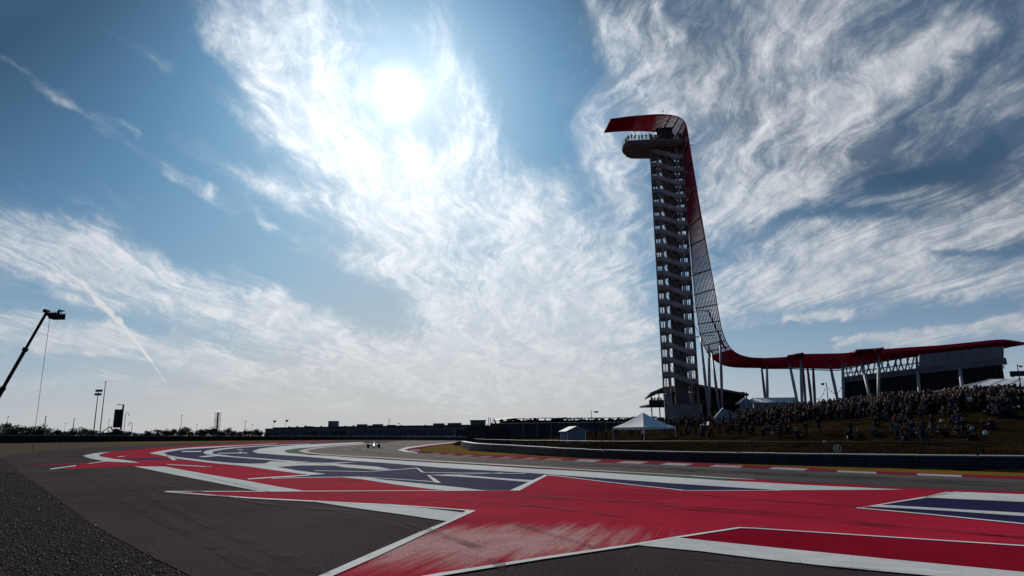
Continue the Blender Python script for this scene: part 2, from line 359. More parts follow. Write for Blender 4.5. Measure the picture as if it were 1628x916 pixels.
def sheet(name, px, z, m, smooth_px=False, group=None):
    """painted or paved area: an outline surveyed on the ground, triangulated"""
    pts = [Vector((a, b, 0)) for a, b in px]
    if smooth_px: pts = catmull(pts, 6)
    W = [G(p.x, p.y, z) for p in pts]
    bm = bmesh.new(); f = bm.faces.new([bm.verts.new(w) for w in W]); bm.normal_update()
    if f.normal.z < 0: f.normal_flip()
    bmesh.ops.triangulate(bm, faces=bm.faces[:], ngon_method='EAR_CLIP')
    me = bpy.data.meshes.new(name); bm.to_mesh(me); bm.free(); me.materials.append(m)
    o = bpy.data.objects.new(name, me); COL.objects.link(o); o['kind'] = 'structure'
    return o
def band(name, A, B, z, m, n=60):
    a = resample(catmull([G(x, y, z) for x, y in A], 8), n); b = resample(catmull([G(x, y, z) for x, y in B], 8), n)
    mb = MB()
    vs = a+b; fs = [(i, i+1, n+i+1, n+i) for i in range(n-1)]
    mb.add(vs, fs); o = mb.build(name, m); o['kind'] = 'structure'; return o
def line(name, pts, wpx, z, m):
    """straight painted line; wpx: image thickness (vertical) at each point"""
    w = wpx if isinstance(wpx, (list, tuple)) else [wpx]*len(pts)
    a = [(x, y-h/2) for (x, y), h in zip(pts, w)]; b = [(x, y+h/2) for (x, y), h in zip(pts, w)]
    return sheet(name, a+b[::-1], z, m)

# ------------------------------------------------------------------ ground, track and painted run-off
_p, _q = G(640, 905), G(830, 826); wear_dir = -math.atan2(_q.y-_p.y, _q.x-_p.x)
_c = G(770, 862); _e = G(975, 846)
_sd = G(1300, 790)-G(500, 770); streak_dir = -math.atan2(_sd.y, _sd.x)
ASPH = ground_mat('runoff_tarmac', (0.056, 0.042, 0.045), (0.038, 0.028, 0.031), 0.62, 0.12, 24, 1.5, 0.4, streak_dir, speck=0.9)
TRACK = ground_mat('track_tarmac', (0.085, 0.072, 0.070), (0.055, 0.047, 0.050), 0.55, 0.4, 45, 0.15, 0.5, streak_dir)
RED = ground_mat('red_paint', (0.42, 0.019, 0.046), (0.31, 0.015, 0.036), 0.52, 0.04, 26, 0.5, 0.75, streak_dir,
                 wear=((_c.x, _c.y), ((_e-_c).length*1.12, 2.3), math.atan2(_e.y-_c.y, _e.x-_c.x)), wearcol=(0.52, 0.31, 0.29), chips=.6)
REDD = ground_mat('dark_red_paint', (0.25, 0.009, 0.024), (0.20, 0.007, 0.02), 0.6, 0.0, 50, 0.12, 0.2, streak_dir)  # the run-off red again in a darker tone, without chips
BLUE = ground_mat('blue_paint', (0.024, 0.023, 0.082), (0.018, 0.018, 0.062), 0.55, 0.12, 30, 0.25, 0.5, streak_dir, chips=.3)
WHITE = ground_mat('white_paint', (0.60, 0.62, 0.61), (0.50, 0.52, 0.52), 0.55, 0.35, 30, 0.35, 0.5, streak_dir, chips=.55)
WLINE = ground_mat('white_line_paint', (0.74, 0.74, 0.73), (0.62, 0.62, 0.61), 0.55, 0.35, 30, 0.25, 0.2, streak_dir, chips=.4)
GREEN = ground_mat('green_paint', (0.035, 0.10, 0.06), (0.03, 0.085, 0.05), 0.6, 0.3, 50, 0.12, 0.2, streak_dir)
PINK = ground_mat('scrubbed_kerb_paint', (0.62, 0.50, 0.47), (0.52, 0.38, 0.36), 0.6, 0.3, 50, 0.12, 0.2, streak_dir)
DIRT = ground_mat('dry_earth', (0.090, 0.064, 0.050), (0.075, 0.062, 0.04), 0.95, 0.1, 30, 0.3)
GRASS = ground_mat('dry_turf', (0.17, 0.10, 0.014), (0.12, 0.075, 0.012), 0.95, 0.08, 25, 0.35)
GRAVEL = ground_mat('gravel_bed', (0.036, 0.026, 0.029), (0.026, 0.019, 0.022), 0.85, 0.25, 90, 0.9, bump=1.0)
KRED = ground_mat('kerb_red', (0.20, 0.020, 0.036), (.15,.016,.03), 0.75, .1, 30, .2); KWHITE = ground_mat('kerb_white', (0.38, 0.35, 0.35), (.32,.29,.29), 0.75, .1, 30, .2)

KFADE = ground_mat('kerb_faded', (0.36, 0.16, 0.16), (.3,.11,.12), 0.75, .1, 30, .2)
def ext(p, q, x):                                  # carry a surveyed edge on past the frame
    return (x, p[1]+(q[1]-p[1])*(x-p[0])/(q[0]-p[0]))
# far ground: one sheet to the horizon
mb = MB(); mb.add([(-4000, -300, -.05), (4000, -300, -.05), (4000, 6000, -.05), (-4000, 6000, -.05)], [(0, 1, 2, 3)])
tag(mb.build('ground', DIRT), kind='structure')

GE = [(-500, 640+60), (0, 728), (28, 748), (52, 765), (77, 782), (111, 808), (144, 832), (181, 853), (232, 880), (304, 916), (420, 975), (640, 1100)]
GE_top = [(-60, 719)]+GE[1:]
far_edge = [(0, 727), (30, 722), (60, 718), (110, 714), (180, 710.3), (250, 707), (320, 704.3), (406, 702), (460, 701), (520, 700.6), (600, 700.3), (740, 700.3)]
grass_line = [(740, 700.3), (760, 702)]
outline = [(-60, 742)]+far_edge+[(800, 702), (900, 712), (1100, 732), (1300, 744), (1628, 758), (2300, 784), (2600, 1050), (1400, 1500), (640, 1100), (420, 975)]+GE[9:1:-1]
sheet('tarmac_runoff', [(0, 727.5)]+far_edge[1:]+[(800, 704), (900, 716), (1100, 734), (1300, 745), (1628, 758), (2300, 784), (2600, 1050), (1400, 1500), (640, 1100), (420, 975)]+GE[9:1:-1], 0, ASPH)
# grass and dirt verge beyond the run-off
band('verge_grass', [(150, 703.6), (200, 702.8), (300, 701.5), (440, 700.2), (560, 699.8)], [(185, 705.0), (250, 704.9), (320, 704.0), (460, 701.2), (560, 700.6)], -0.02, GRASS)
tag(bpy.data.objects['verge_grass'], kind='structure')

# racing line of the main track
kl = [(2300, 788.5), (1628, 762.6), (1528.6, 758.6), (1394.5, 753.4), (1278, 748.4), (1176, 743.7), (1100, 741.3), (1026, 737.8), (957.6, 735.3), (889, 731.8), (840, 730.6), (783.6, 728), (732, 725.1), (687, 721.7), (663, 720.5), (642.6, 718.2), (632, 715.3), (646, 711.3), (680.4, 707), (723.4, 702.9), (760, 701)]
tl = [(578, 706.7), (535, 709.6), (500.6, 713.6), (488.5, 716.5), (492, 719), (505.7, 720.8), (561, 724.8), (600, 726.5), (629, 728.5), (697.6, 732.3), (766, 736.4), (840, 740.6), (940, 746.9), (1043.6, 752.6), (1100, 756.2), (1157, 759.8), (1200, 762.4), (1286, 767.3), (1360, 770.3), (1437, 775.8), (1537, 778.8), (1628, 781.8), (2300, 806)]
sheet('race_track', kl[:17]+kl[17:]+[(700, 700.6), (640, 700.8), (610, 703.8)]+tl, 0.004, TRACK)

# red run-off field
arc_o = [(175, 718.4), (206, 715.5), (249, 712), (301, 709.1), (340, 707.6), (389, 704.9), (440, 703), (492, 701.7), (530, 701.2)]
red_main = arc_o+[(530, 701.8), (492, 703), (440, 705.3), (389, 707.6), (340, 710.4), (309, 711.5), (275, 714.4), (249, 718.4), (240, 721), (262, 726), (283.6, 731), (320, 734), (378.5, 740), (430, 746.8), (475, 752.8), (494, 755.8), (450, 758), (432, 760.8), (466, 759.6), (538, 758.8), (575, 762.2), (629, 770.7), (680, 777.2), (711, 779.8), (818, 779.8), (868, 755.6), (885, 756.9), (957.6, 765.5), (1026, 773.2), (1092, 780.1), (1240, 779.8), (1360, 779.1), (1437, 778.6), (1400, 776.2), (1360, 774.9), (1286, 771.5), (1217, 767.5), (1157, 763.6), (1172, 761), (1200, 762.9), (1286, 767.8), (1360, 770.6), (1437, 776), (1537, 779.1), (1628, 782), (2300, 806.5),
  (2300, 905), (1628, 867.6), (1410, 853.5), (1200, 839.8), (1176, 838.6), (1006.7, 866.7), (859.7, 887.4), (700, 913), (560, 938), (490, 930), (528, 910), (675, 847), (755, 811.8), (614, 801.7), (505.6, 796.9), (397, 791.5), (300, 785), (262, 781.6), (413, 781), (483, 780.4), (440, 773.3), (389, 763.8), (320, 752.6), (263, 741.8), (213, 741.5), (180, 742.3), (103, 745.8), (128, 738.2), (90, 739.2), (40, 739.3), (125, 737.2), (170, 733.6), (190, 733), (158, 726), (158.5, 722.5), (168, 719.8)]
sheet('red_runoff_paint', red_main, 0.008, RED)
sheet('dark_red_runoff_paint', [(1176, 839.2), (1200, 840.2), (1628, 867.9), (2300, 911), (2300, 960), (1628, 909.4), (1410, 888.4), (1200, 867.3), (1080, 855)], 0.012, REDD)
# blue fields
blue_in = [(561, 703.6), (509, 705.7), (475, 707.4), (440, 710), (413, 713.4), (401, 717.4), (409.5, 720.5), (440, 722.9), (492, 726.5), (560, 732.7), (611.6, 736), (697.6, 743.2), (766, 747.5), (840, 751.8), (866.5, 754.7)]
sheet('blue_runoff_paint', [(540, 702), (492, 703.5), (440, 705.6), (389, 708.3), (340, 711.6), (292, 714.6), (266, 718.6), (256, 721.5), (264.7, 723.2), (283.6, 726.7), (340, 733.6), (371.6, 736.3), (399, 737.2), (430, 742), (475, 748), (518, 753.4), (494, 755.5), (440, 760), (466, 759.4), (538, 758.4), (575, 758.4), (629, 765.5), (680.4, 769.9), (732, 775), (766, 779.3), (820, 779.6), (862, 755.2), (866.5, 754.7)][:-1]+blue_in[::-1], 0.012, BLUE)
sheet('blue_runoff_paint', [(885, 756), (923, 757.7), (992, 762.8), (1061, 768), (1100, 770.2), (1149, 773.7), (1200, 776.8), (1243, 779.6), (1092, 779.9), (1026, 772.8), (957.6, 765.2)], 0.012, BLUE)
sheet('blue_runoff_paint', [(190.7, 729.6), (225, 728.3), (259.5, 727.5), (271.5, 731), (232, 731.8), (201, 731.5)], 0.012, BLUE)
tri = [(1381, 806.8), (1468, 790.6), (1502.6, 783), (1628, 790), (2300, 830), (2300, 890), (1628, 832.4), (1476, 816.8)]
sheet('blue_runoff_paint', tri, 0.012, BLUE)
# wide pale band round the corner and its green edge
gw_out = [(578, 703.0), (561, 703.6), (509, 705.7), (475, 707.4), (440, 710), (413, 713.4), (401, 717.4), (409.5, 720.5), (440, 722.9), (492, 726.5), (560, 732.7), (611.6, 736), (697.6, 743.2), (766, 747.5), (840, 751.8), (923, 757.7), (992, 762.8), (1061, 768), (1149, 773.7), (1240, 779.4), (1360, 778.9), (1437, 778.4)]
gw_in = [(578, 704.8), (535, 707.4), (500.6, 711.1), (475, 712.5), (457.6, 714.8), (451, 717), (457.6, 720), (475, 721.6), (492, 723.4), (526, 725), (560, 727.5), (629, 732), (697.6, 736), (766, 740), (840, 744.9), (889, 747.3), (957.6, 751.3), (1026, 755.9), (1100, 760.6), (1149, 763.9), (1217.6, 767.3), (1286, 771.3), (1360, 774.7), (1437, 778.4)]
sheet('pale_track_band', gw_out+gw_in[::-1], 0.016, WHITE)
sheet('green_kerb_paint', [(451, 717), (457.6, 714.8), (475, 712.6), (500.6, 711.2), (535, 707.6), (500, 712), (483.4, 714.3), (474.4, 717), (483, 720), (502, 722.3), (480, 721.7), (461, 719.2)], 0.016, GREEN)
sheet('green_kerb_paint', [(932, 748.2), (1043.6, 754), (1100, 757.6), (1150, 761), (1159, 763), (1149, 763.9), (1100, 760.6), (1026, 755.9)], 0.016, GREEN)
# raised inner kerb of the track, scrubbed white
ko = [(590, 704.8), (578, 705.3), (535, 707.9), (500.6, 711.9), (483.4, 714.3), (474.4, 717), (483, 719.9), (502, 722.2), (560, 726.1), (600, 728.2), (629, 730), (697.6, 734.2), (766, 738), (840, 742.5), (880, 744.6), (940, 748.2), (1043.6, 753.7), (1100, 757)]
ki = [(590, 706), (578, 706.7), (535, 709.6), (500.6, 713.6), (488.5, 716.5), (492, 719), (505.7, 720.8), (561, 724.8), (600, 726.5), (629, 728.5), (697.6, 732.3), (766, 736.4), (840, 740.6), (880, 743), (940, 746.9), (1043.6, 752.6), (1100, 756.2)]
sheet('white_kerb_edge', ko+ki[::-1], 0.020, PINK)
line('white_line', [(1100, 756.6), (1157, 760.3), (1200, 762.2)], [1, .9, .3], 0.020, WLINE)
# white shapes on the red and blue
S = lambda pts, m=WHITE, z=0.020: sheet('white_runoff_paint', pts, z, m)
S([(177, 718.1), (150, 720.6), (131.4, 724.6), (141, 728.4), (166.6, 733.5), (222.5, 736.1), (202.8, 731.8), (178, 729.2), (158, 725.5), (158.5, 722.8), (166.6, 720.2)])
S([(213, 741.6), (263, 741.8), (301, 749), (340, 755.8), (389, 763.8), (440, 773.3), (483, 780.2), (413, 781), (371.6, 773.3), (340, 767), (301, 759.4), (249, 749)])
S([(489.6, 796.3), (614, 802.3), (678, 808), (742, 816), (713, 829), (640, 818), (569.5, 808.3)])
S([(1006.7, 866), (1080, 854.9), (1200, 867.3), (1410, 888.4), (1628, 909.4), (2300, 974), (2300, 1010), (1628, 934), (1489, 916), (1331.5, 901.5), (1200, 887), (1115, 876.3)])
S([(237, 720.8), (249, 718), (275, 714), (309, 711.2), (340, 709.9), (389, 707.6), (440, 705.2), (440, 705.8), (389, 708.4), (340, 711.7), (292, 714.6), (266.4, 718.6), (256, 721.5), (264.7, 723.2), (283.6, 726.7), (340, 733.6), (371.6, 736.3), (399, 737.2), (421, 736.8), (430, 733.6), (470, 734.3), (520, 735.8), (569.4, 734.3), (530, 737.6), (560, 738.9), (600, 742), (623.6, 746.6), (600, 747), (575, 745), (545, 742.8), (530, 740.2), (480, 740), (455, 741.5), (440, 742.2), (470, 747.7), (518, 753.5), (494, 755.2), (475, 752.8), (430, 746.8), (400, 742.5), (378.5, 740), (340, 736.5), (300, 731.5), (275, 728.4), (255, 723.5)])
S([(322.6, 719), (330, 716), (346, 713.6), (371.6, 711), (440, 707.4), (492, 705.3), (492, 706), (440, 708.4), (380, 711.9), (354.4, 714.8), (340.6, 717.4), (337, 720), (339, 721.7), (371.6, 725.6), (423, 729.4), (466, 732.8), (518, 736), (500, 736.4), (466, 734.6), (389, 728.5), (346, 725), (325, 727), (315, 726.3), (330, 724.2), (342, 723.8), (327, 721.9)])
S([(289, 717.2), (320, 717), (320, 718.4), (289, 718.6)], WLINE); S([(346, 720.3), (392, 719.6), (394, 720.8), (346, 721.2)])
S([(376, 714), (386, 714.8), (387, 715.8), (378, 714.9)], WLINE); S([(379.5, 718.3), (383, 718.3), (386, 720.8), (382, 720.6)], WLINE)
S([(257, 721), (262, 721.2), (281, 731.3), (275, 731.6)], WLINE); S([(188, 725.6), (200, 725), (196, 726.2), (186, 726.4)])
S([(266, 738), (300, 739.6), (337, 741.8), (337, 742.6), (300, 740.9), (266, 738.9)]); S([(320, 741.2), (337, 741.6), (337, 742.5), (320, 742.3)])
S([(661, 743.8), (664.5, 743.8), (674, 750.8), (670.5, 751.2)], WLINE, 0.024); S([(678.5, 755.4), (683, 755.4), (701.5, 767.8), (692, 767.2)], WLINE, 0.024)
S([(684, 755.2), (732, 754.9), (786, 759.3), (840, 763), (853, 763.4), (846, 766.8), (758, 759.7)])
S([(573, 758.2), (590, 759.8), (611.6, 763), (680.4, 769.8), (732, 775), (766, 779.3), (820, 779.7), (712, 779.9), (680, 777), (629, 770.5), (575, 762), (545, 759), (538, 758.4)])
S([(866.4, 754.6), (872, 755), (845, 769.5), (826, 780), (810, 779.9)], WLINE, 0.024)
L = lambda pts, w, m=WLINE: line('white_line', pts, w, 0.024, m)
L([(141, 737), (166.6, 733.4)], .8); L([(80, 745.8), (118, 740.6), (121, 740.3)], 1.3)
L([(394, 761.6), (440, 758.4), (492, 755.4)], [1.4, 1.6, 1.2]); L([(432, 760.8), (466, 759.4), (538, 758.4), (573, 758.2)], .8)
L([(500, 748.3), (585, 749.8), (592, 748.8)], .6); L([(575.5, 758.3), (640, 762.3), (694, 766.2)], [.7, .8, 1.0])
L([(582.4, 749.9), (625, 747), (661.5, 744.3)], .8); L([(673.5, 751), (750, 752), (835, 752.8)], .6); L([(684, 755.4), (740, 753.6), (800, 751.7)], .5)
L([(264, 781.2), (397, 781.2), (483, 780.9), (640, 780.2), (770, 780)], [1.0, 1.0, 1.1, .8, .6])
L([(262, 781.6), (397, 791.6), (505.6, 797.2), (614, 802.2), (678, 808.2), (742, 816)][:4], [1.2, 1.8, 1.8, 1.4]); L([(614, 802.0), (680, 806.4), (755, 812)], 1.4); L([(614, 802.6), (678, 809), (742, 816.2)], 1.2)
sheet('white_line', [(742, 811.6), (757, 811.6), (675, 849), (600, 884.5), (528, 916), (440, 958), (395, 958), (505.6, 916), (590, 879), (665.3, 846.5), (713, 827.5)], 0.024, WLINE)
L([(440, 960), (560, 938.5), (700, 913), (859.7, 887.4), (1006.7, 866), (1080, 853.4), (1176, 838.8)], [7, 6, 5, 4, 3.2, 2.6, 2.2])
L([(1176, 838.8), (1200, 839.7), (1410, 853.4), (1628, 867.4), (2300, 911)], [1.3, 1.2, 1.3, 1.6, 2.4])
L([(866, 754.9), (885, 756.6), (957.6, 765.3), (1026, 773), (1092, 779.9)], .9); L([(1080, 779.3), (1092, 779.9), (1240, 779.7)], .6)
S([(1364.5, 807.4), (1468, 789.8), (1534, 779.2), (1524, 781), (1502.6, 786), (1478, 790.6), (1400, 802.5), (1381, 805.6)], WLINE)
S([(1502.6, 782.4), (1542, 782.6), (1628, 786), (2300, 814), (2300, 838), (1628, 798), (1465.7, 790.8)])
S([(1381, 805.6), (1400, 802.4), (1628, 815.5), (2300, 858), (2300, 876), (1628, 820.5), (1510, 812.4)])
L([(1362, 807.3), (1476, 817.4), (1628, 832.6), (2300, 892)], [1.2, 1.4, 1.6, 3])

# rubber laid down by tyres, and a paving seam
def rubber_mat(name, k):
    m = bpy.data.materials.new(name); m.use_nodes = True; t = m.node_tree; b = t.nodes['Principled BSDF']; b.inputs['Base Color'].default_value = (.018, .015, .016, 1); b.inputs['Roughness'].default_value = .8; b.inputs['Specular IOR Level'].default_value = .02
    v = t.nodes.new('ShaderNodeTexCoord').outputs['Object']; a = mth('MULTIPLY', smooth(mth('ADD', mth('MULTIPLY', noise(v, .7, 5, .6, 0, t).outputs[0], .7, tree=t), mth('MULTIPLY', noise(v, 30, 2, .6, 0, t).outputs[0], .5, tree=t), tree=t), .45, .8, t), k, tree=t)
    t.links.new(a, b.inputs['Alpha']); return m
RUB, RUB2 = rubber_mat('tyre_rubber_mark', .75), rubber_mat('faint_rubber_mark', .5)
def mark(pts, w, m=None):
    P_ = catmull([G(x, y, .028) for x, y in pts], 8); mb = MB(); A, B = [], []
    for i, p in enumerate(P_):
        d = (P_[min(i+1, len(P_)-1)]-P_[max(i-1, 0)]).normalized(); n = Vector((-d.y, d.x, 0))*w/2*min(1, .3+i/3, .3+(len(P_)-1-i)/3); A.append(p+n); B.append(p-n)
    mb.strip(A, B); tag(mb.build('tyre_mark', m or RUB), kind='structure')
for pts, w in (([(700, 783), (830, 787), (960, 795), (1100, 801)], .22), ([(740, 786), (860, 791), (1010, 801)], .16), ([(900, 768), (1050, 781), (1250, 797), (1500, 812)], .2), ([(1000, 800), (1200, 812), (1450, 838), (1700, 860)], .22), ([(1040, 806), (1240, 819), (1480, 846)], .2), ([(560, 790), (700, 794), (850, 804), (1000, 822)], .2),
               ([(600, 712), (583, 716), (600, 719), (680, 724), (800, 730)], .5), ([(640, 708), (612, 711), (606, 714.5), (650, 719), (760, 725.5)], .6), ([(560, 709), (530, 714), (560, 719), (680, 729), (900, 741)], .45), ([(900, 738), (1100, 749), (1350, 761), (1628, 774)], .5), ([(1000, 741), (1200, 751), (1628, 769)], .5), ([(250, 770), (330, 784), (420, 800), (560, 812)], .3), ([(350, 716), (420, 722), (560, 745), (760, 765)], .25)):
    mark(pts, w)
for pts, w in (([(586, 708), (566, 714), (588, 719.5), (680, 726.5), (800, 734), (960, 742)], 1.6), ([(760, 728.5), (900, 735.5), (1060, 745), (1250, 754), (1628, 769)], 1.8)):
    mark(pts, w, RUB2)
for pts, w in (([(430, 795), (500, 805), (580, 822), (690, 850)], .1), ([(300, 752), (400, 775), (470, 792)], .12), ([(1020, 880), (1200, 893), (1400, 905)], .1), ([(640, 828), (760, 870), (800, 905)], .25), ([(780, 822), (880, 850), (950, 872)], .2), ([(160, 750), (260, 800), (420, 870), (520, 912)], .35), ([(120, 745), (190, 790), (330, 860), (420, 912)], .35)):
    mark(pts, w, RUB2)

# gravel trap
GM = [(-700, 735), (-60, 727), (0, 728.5)]+GE[2:]+[(420, 1300), (-900, 1300)]
GV = [(-700, 745), (0, 728)]+GE[2:11]
def gravel():
    bm_pts = [G(x, y, 0) for x, y in GE[1:11]]
    left = [(-14+p.x*1.0-30, p.y) for p in bm_pts]
    mb = MB(); n = len(bm_pts)
    mb.add([(p.x, p.y, -0.012) for p in bm_pts]+[(p.x-90, p.y-4, -0.012) for p in bm_pts], [(i, i+1, n+i+1, n+i) for i in range(n-1)])
    o = mb.build('gravel_bed', GRAVEL); o['kind'] = 'structure'
    rs = np.random.RandomState(3)
    ex = np.array([p.x for p in bm_pts]); ey = np.array([p.y for p in bm_pts]); od = np.argsort(ey); ex, ey = ex[od], ey[od]
    N = 150000
    # even in the ground plane near the trap edge, thinning with distance
    yy = 5.5+rs.rand(N)**1.9*40; xe = np.interp(yy, ey, ex); off = rs.rand(N)*(2.5+yy*0.62); ok = rs.rand(N) < 1.0
    # edge is softened by thrown stones
    xx = xe-off+np.where(rs.rand(N) < 0.03, rs.rand(N)**2*1.0, 0.05*rs.randn(N))+0.08*np.sin(yy*2.1)+0.05*np.sin(yy*5.3+1)
    s = (0.0065+0.014*rs.rand(N)**3)*(1+yy*0.018)
    base = np.array([(1, 0, 0), (0, 1, 0), (-1, 0, 0), (0, -1, 0), (0, 0, .8), (0, 0, -.8)], float)
    tri_ = np.array([(0, 1, 4), (1, 2, 4), (2, 3, 4), (3, 0, 4), (1, 0, 5), (2, 1, 5), (3, 2, 5), (0, 3, 5)])[:8]
    a = rs.rand(N)*6.28; V = np.repeat(base[None], N, 0)*(0.7+0.6*rs.rand(N, 6, 1))*s[:, None, None]
    ca, sa = np.cos(a)[:, None], np.sin(a)[:, None]; x_, y_ = V[..., 0]*ca-V[..., 1]*sa, V[..., 0]*sa+V[..., 1]*ca
    tl_ = (rs.rand(N)-.5)[:, None]*0.9; z_ = V[..., 2]*0.8+x_*tl_
    V = np.stack([x_+xx[:, None], y_+yy[:, None], z_+(s*0.35)[:, None]-0.006], -1).reshape(-1, 3)
    F = (tri_[None]+(np.arange(N)*6)[:, None, None]).reshape(-1)
    me = bpy.data.meshes.new('gravel_stones'); me.vertices.add(len(V)); me.vertices.foreach_set('co', V.astype(np.float32).ravel())
    nf = len(F)//3; me.loops.add(len(F)); me.loops.foreach_set('vertex_index', F.astype(np.int32)); me.polygons.add(nf)
    me.polygons.foreach_set('loop_start', np.arange(nf, dtype=np.int32)*3)
    for k, (c, r_) in enumerate([((0.042, 0.030, 0.033), .8), ((0.022, 0.016, 0.019), .7), ((0.11, 0.085, 0.085), .6), ((0.34, 0.30, 0.28), .35)]):
        me.materials.append(mat(f'stone_tone_{"abcd"[k]}', c, r_, 0.2, 30))
    mi = rs.choice(4, N, p=[.52, .32, .14, .02]).repeat(8); me.polygons.foreach_set('material_index', mi.astype(np.int32)); me.update(); me.validate()
    o = bpy.data.objects.new('gravel_stones', me); COL.objects.link(o); tag(o, 'loose grey brown gravel of the run-off trap beside the tarmac', 'gravel', kind='stuff')
gravel()

# kerb of red and white blocks along the far side of the track
def kerb():
    kerb_o = [(1628, 762.8), (1528.6, 758.8), (1394.5, 753.6), (1278, 748.6), (1176, 743.9), (1100, 741.4), (1026, 738), (957.6, 735.4), (889, 731.9), (840, 730.7), (783.6, 728.1), (732, 725.2), (687, 721.8), (663, 720.6)]
    kerb_i = [(1628, 759.3), (1463, 753.5), (1331, 748.2), (1278, 744.2), (1176, 740.4), (1100, 736.6), (1026, 733.6), (940, 730.4), (889, 728.8), (840, 726.2), (783.6, 724.4), (732, 721.8), (700, 719.6), (680, 718.4)]
    K = thing('kerb', 'red and white kerb between the track and the dry grass verge', 'kerb', G(1100, 740)); K['kind'] = 'structure'; del K['category']; ORG[K.name] = tuple(K.location)
    a = [G(x, y, 0) for x, y in kerb_o]; b = [G(x, y, 0) for x, y in kerb_i]
    a = catmull([a[0]+(a[0]-a[1])*2.5]+a, 8); b = catmull([b[0]+(b[0]-b[1])*1.55]+b, 8)
    # blocks cut where the photograph shows the colour change
    cuts = [1850, 1780, 1700, 1603, 1529, 1459, 1394, 1332, 1278, 1222, 1176, 1128, 1089, 1049, 1018, 980, 944, 913, 889, 865, 844, 827, 806, 790, 774, 760, 746, 732, 718, 706, 694, 684, 676]
    def pxof(p):
        r = p-EYE; return PW/2+FPX*r.dot(RIGHT)/r.dot(FWD)
    a = resample(a, 500); b = resample(b, 500)
    ax = [pxof(p) for p in a]
    def cut(poly, xs, x):
        for i in range(len(xs)-1):
            if xs[i] >= x >= xs[i+1]: 
                t = (xs[i]-x)/(xs[i]-xs[i+1]); return poly[i].lerp(poly[i+1], t)
        return poly[0] if x > xs[0] else poly[-1]
    bx_ = [pxof(p) for p in b]
    for i in range(len(cuts)-1):
        c0, c1 = cuts[i], cuts[i+1]; white = i % 2 == 1 if False else (c0, c1) in {(1780, 1700), (1603, 1529), (1529, 1459), (1394, 1332), (1278, 1222), (1176, 1128), (1089, 1049), (1018, 980), (944, 913), (889, 865), (844, 827), (806, 790), (774, 760), (746, 732), (718, 706), (694, 684)}
        white = white and (c0, c1) != (1603, 1529)
        n = 4; A = []; B = []
        for k in range(n):
            x = c0+(c1-c0)*k/(n-1); A.append(cut(a, ax, x)); B.append(cut(b, ax, x))
        mbk = MB(); vs = []
        for p, q in zip(A, B):
            m_ = p.lerp(q, 0.55); vs += [p+Vector((0, 0, .006)), p.lerp(q, .04)+Vector((0, 0, .02)), m_+Vector((0, 0, .05)), q+Vector((0, 0, .055)), q+Vector((0, 0, -.02))]
        fs = [(j*5+r, j*5+r+1, (j+1)*5+r+1, (j+1)*5+r) for j in range(n-1) for r in range(4)]
        mi = [ ((1 if c0 > 900 else 2) if (white and r < 2) else 0) for j in range(n-1) for r in range(4)]
        mbk.v = [tuple(v) for v in vs]; mbk.f = fs; mbk.m = mi
        mbk.build('kerb_block', [KRED, KWHITE, KFADE], K, tuple(K.location))
    return a, b
kerb()
# apex of the kerb, where it turns back round the grass tip
sheet('apex_kerb_paint', [(632, 715.3), (646, 711.3), (680.4, 707), (723.4, 702.9), (745, 701.2), (745, 703.4), (732, 704.6), (697.6, 708.9), (670, 713.6), (668, 715.3), (680, 718.3), (664, 720.6), (642.6, 718.2)], 0.008, KRED)
sheet('apex_white_line', [(664, 720.6), (642.6, 718.3), (632, 715.3), (646, 711.2), (680.4, 706.9), (724, 702.8), (724, 703.6), (681, 708.2), (652, 712.4), (643, 715.2), (650, 717.2), (664, 719.2)], 0.016, WLINE)
S([(651, 715.2), (668, 715), (668, 716.8), (652, 716.8)], KWHITE, 0.020)
sheet('verge_turf', [(668, 715.3), (670, 713.6), (697.6, 708.9), (732, 704.6), (770, 701), (860, 712), (1000, 726), (1100, 731), (1300, 741), (1628, 752), (2300, 775), (2300, 783), (1628, 759.3), (1463, 753.5), (1331, 748.2), (1278, 744.2), (1176, 740.4), (1100, 736.6), (1026, 733.6), (940, 730.4), (889, 728.8), (840, 726.2), (783.6, 724.4), (732, 721.8), (700, 719.6), (680, 718.4)], 0.03, GRASS)

# ------------------------------------------------------------------ spectator hill
RAILPX = [(733, 711.5), (742, 714), (760, 717), (820, 721), (889, 726.3), (960, 729.8), (1060, 734), (1200, 738.5), (1400, 743.8), (1628, 748.6)]
RAIL = [G(x, y, 0) for x, y in RAILPX]; RAIL.append(RAIL[-1]+(RAIL[-1]-RAIL[-2])*2.2)
def rail_d(x, y):
    """distance behind the barrier line (negative on the track side)"""
    best = 1e9; sg = 1
    for a, b in zip(RAIL, RAIL[1:]):
        sx, sy = b.x-a.x, b.y-a.y; t = max(0, min(1, ((x-a.x)*sx+(y-a.y)*sy)/(sx*sx+sy*sy)))
        dx, dy = x-(a.x+sx*t), y-(a.y+sy*t); d = math.hypot(dx, dy)
        if d < best-1e-6: best = d; sg = 1 if (sx*dy-sy*dx) > 0 else -1
    return best*sg
def hill(x, y):
    d = rail_d(x, y)
    if d < 1: return 0.0 if d > -50 else 0.0
    A = max(0.5, min(5.0, 0.9+(x-12)*0.118)); t = min(1, (d-1)/52); s = t*t*(3-2*t)
    bump = 0.10*math.sin(x*.31+1)*math.sin(y*.23) + 0.05*math.sin(x*.9+y*.7)
    return A*(0.25*t+0.75*s)+bump*min(1, d/8)
def onhill(px, py, t0=20, t1=400):
    """where a sight line meets the hill"""
    d = ray(px, py); t = t0
    while t < t1:
        p = EYE+d*t
        if p.z <= hill(p.x, p.y): return Vector((p.x, p.y, hill(p.x, p.y)))
        t += 0.4
    return None
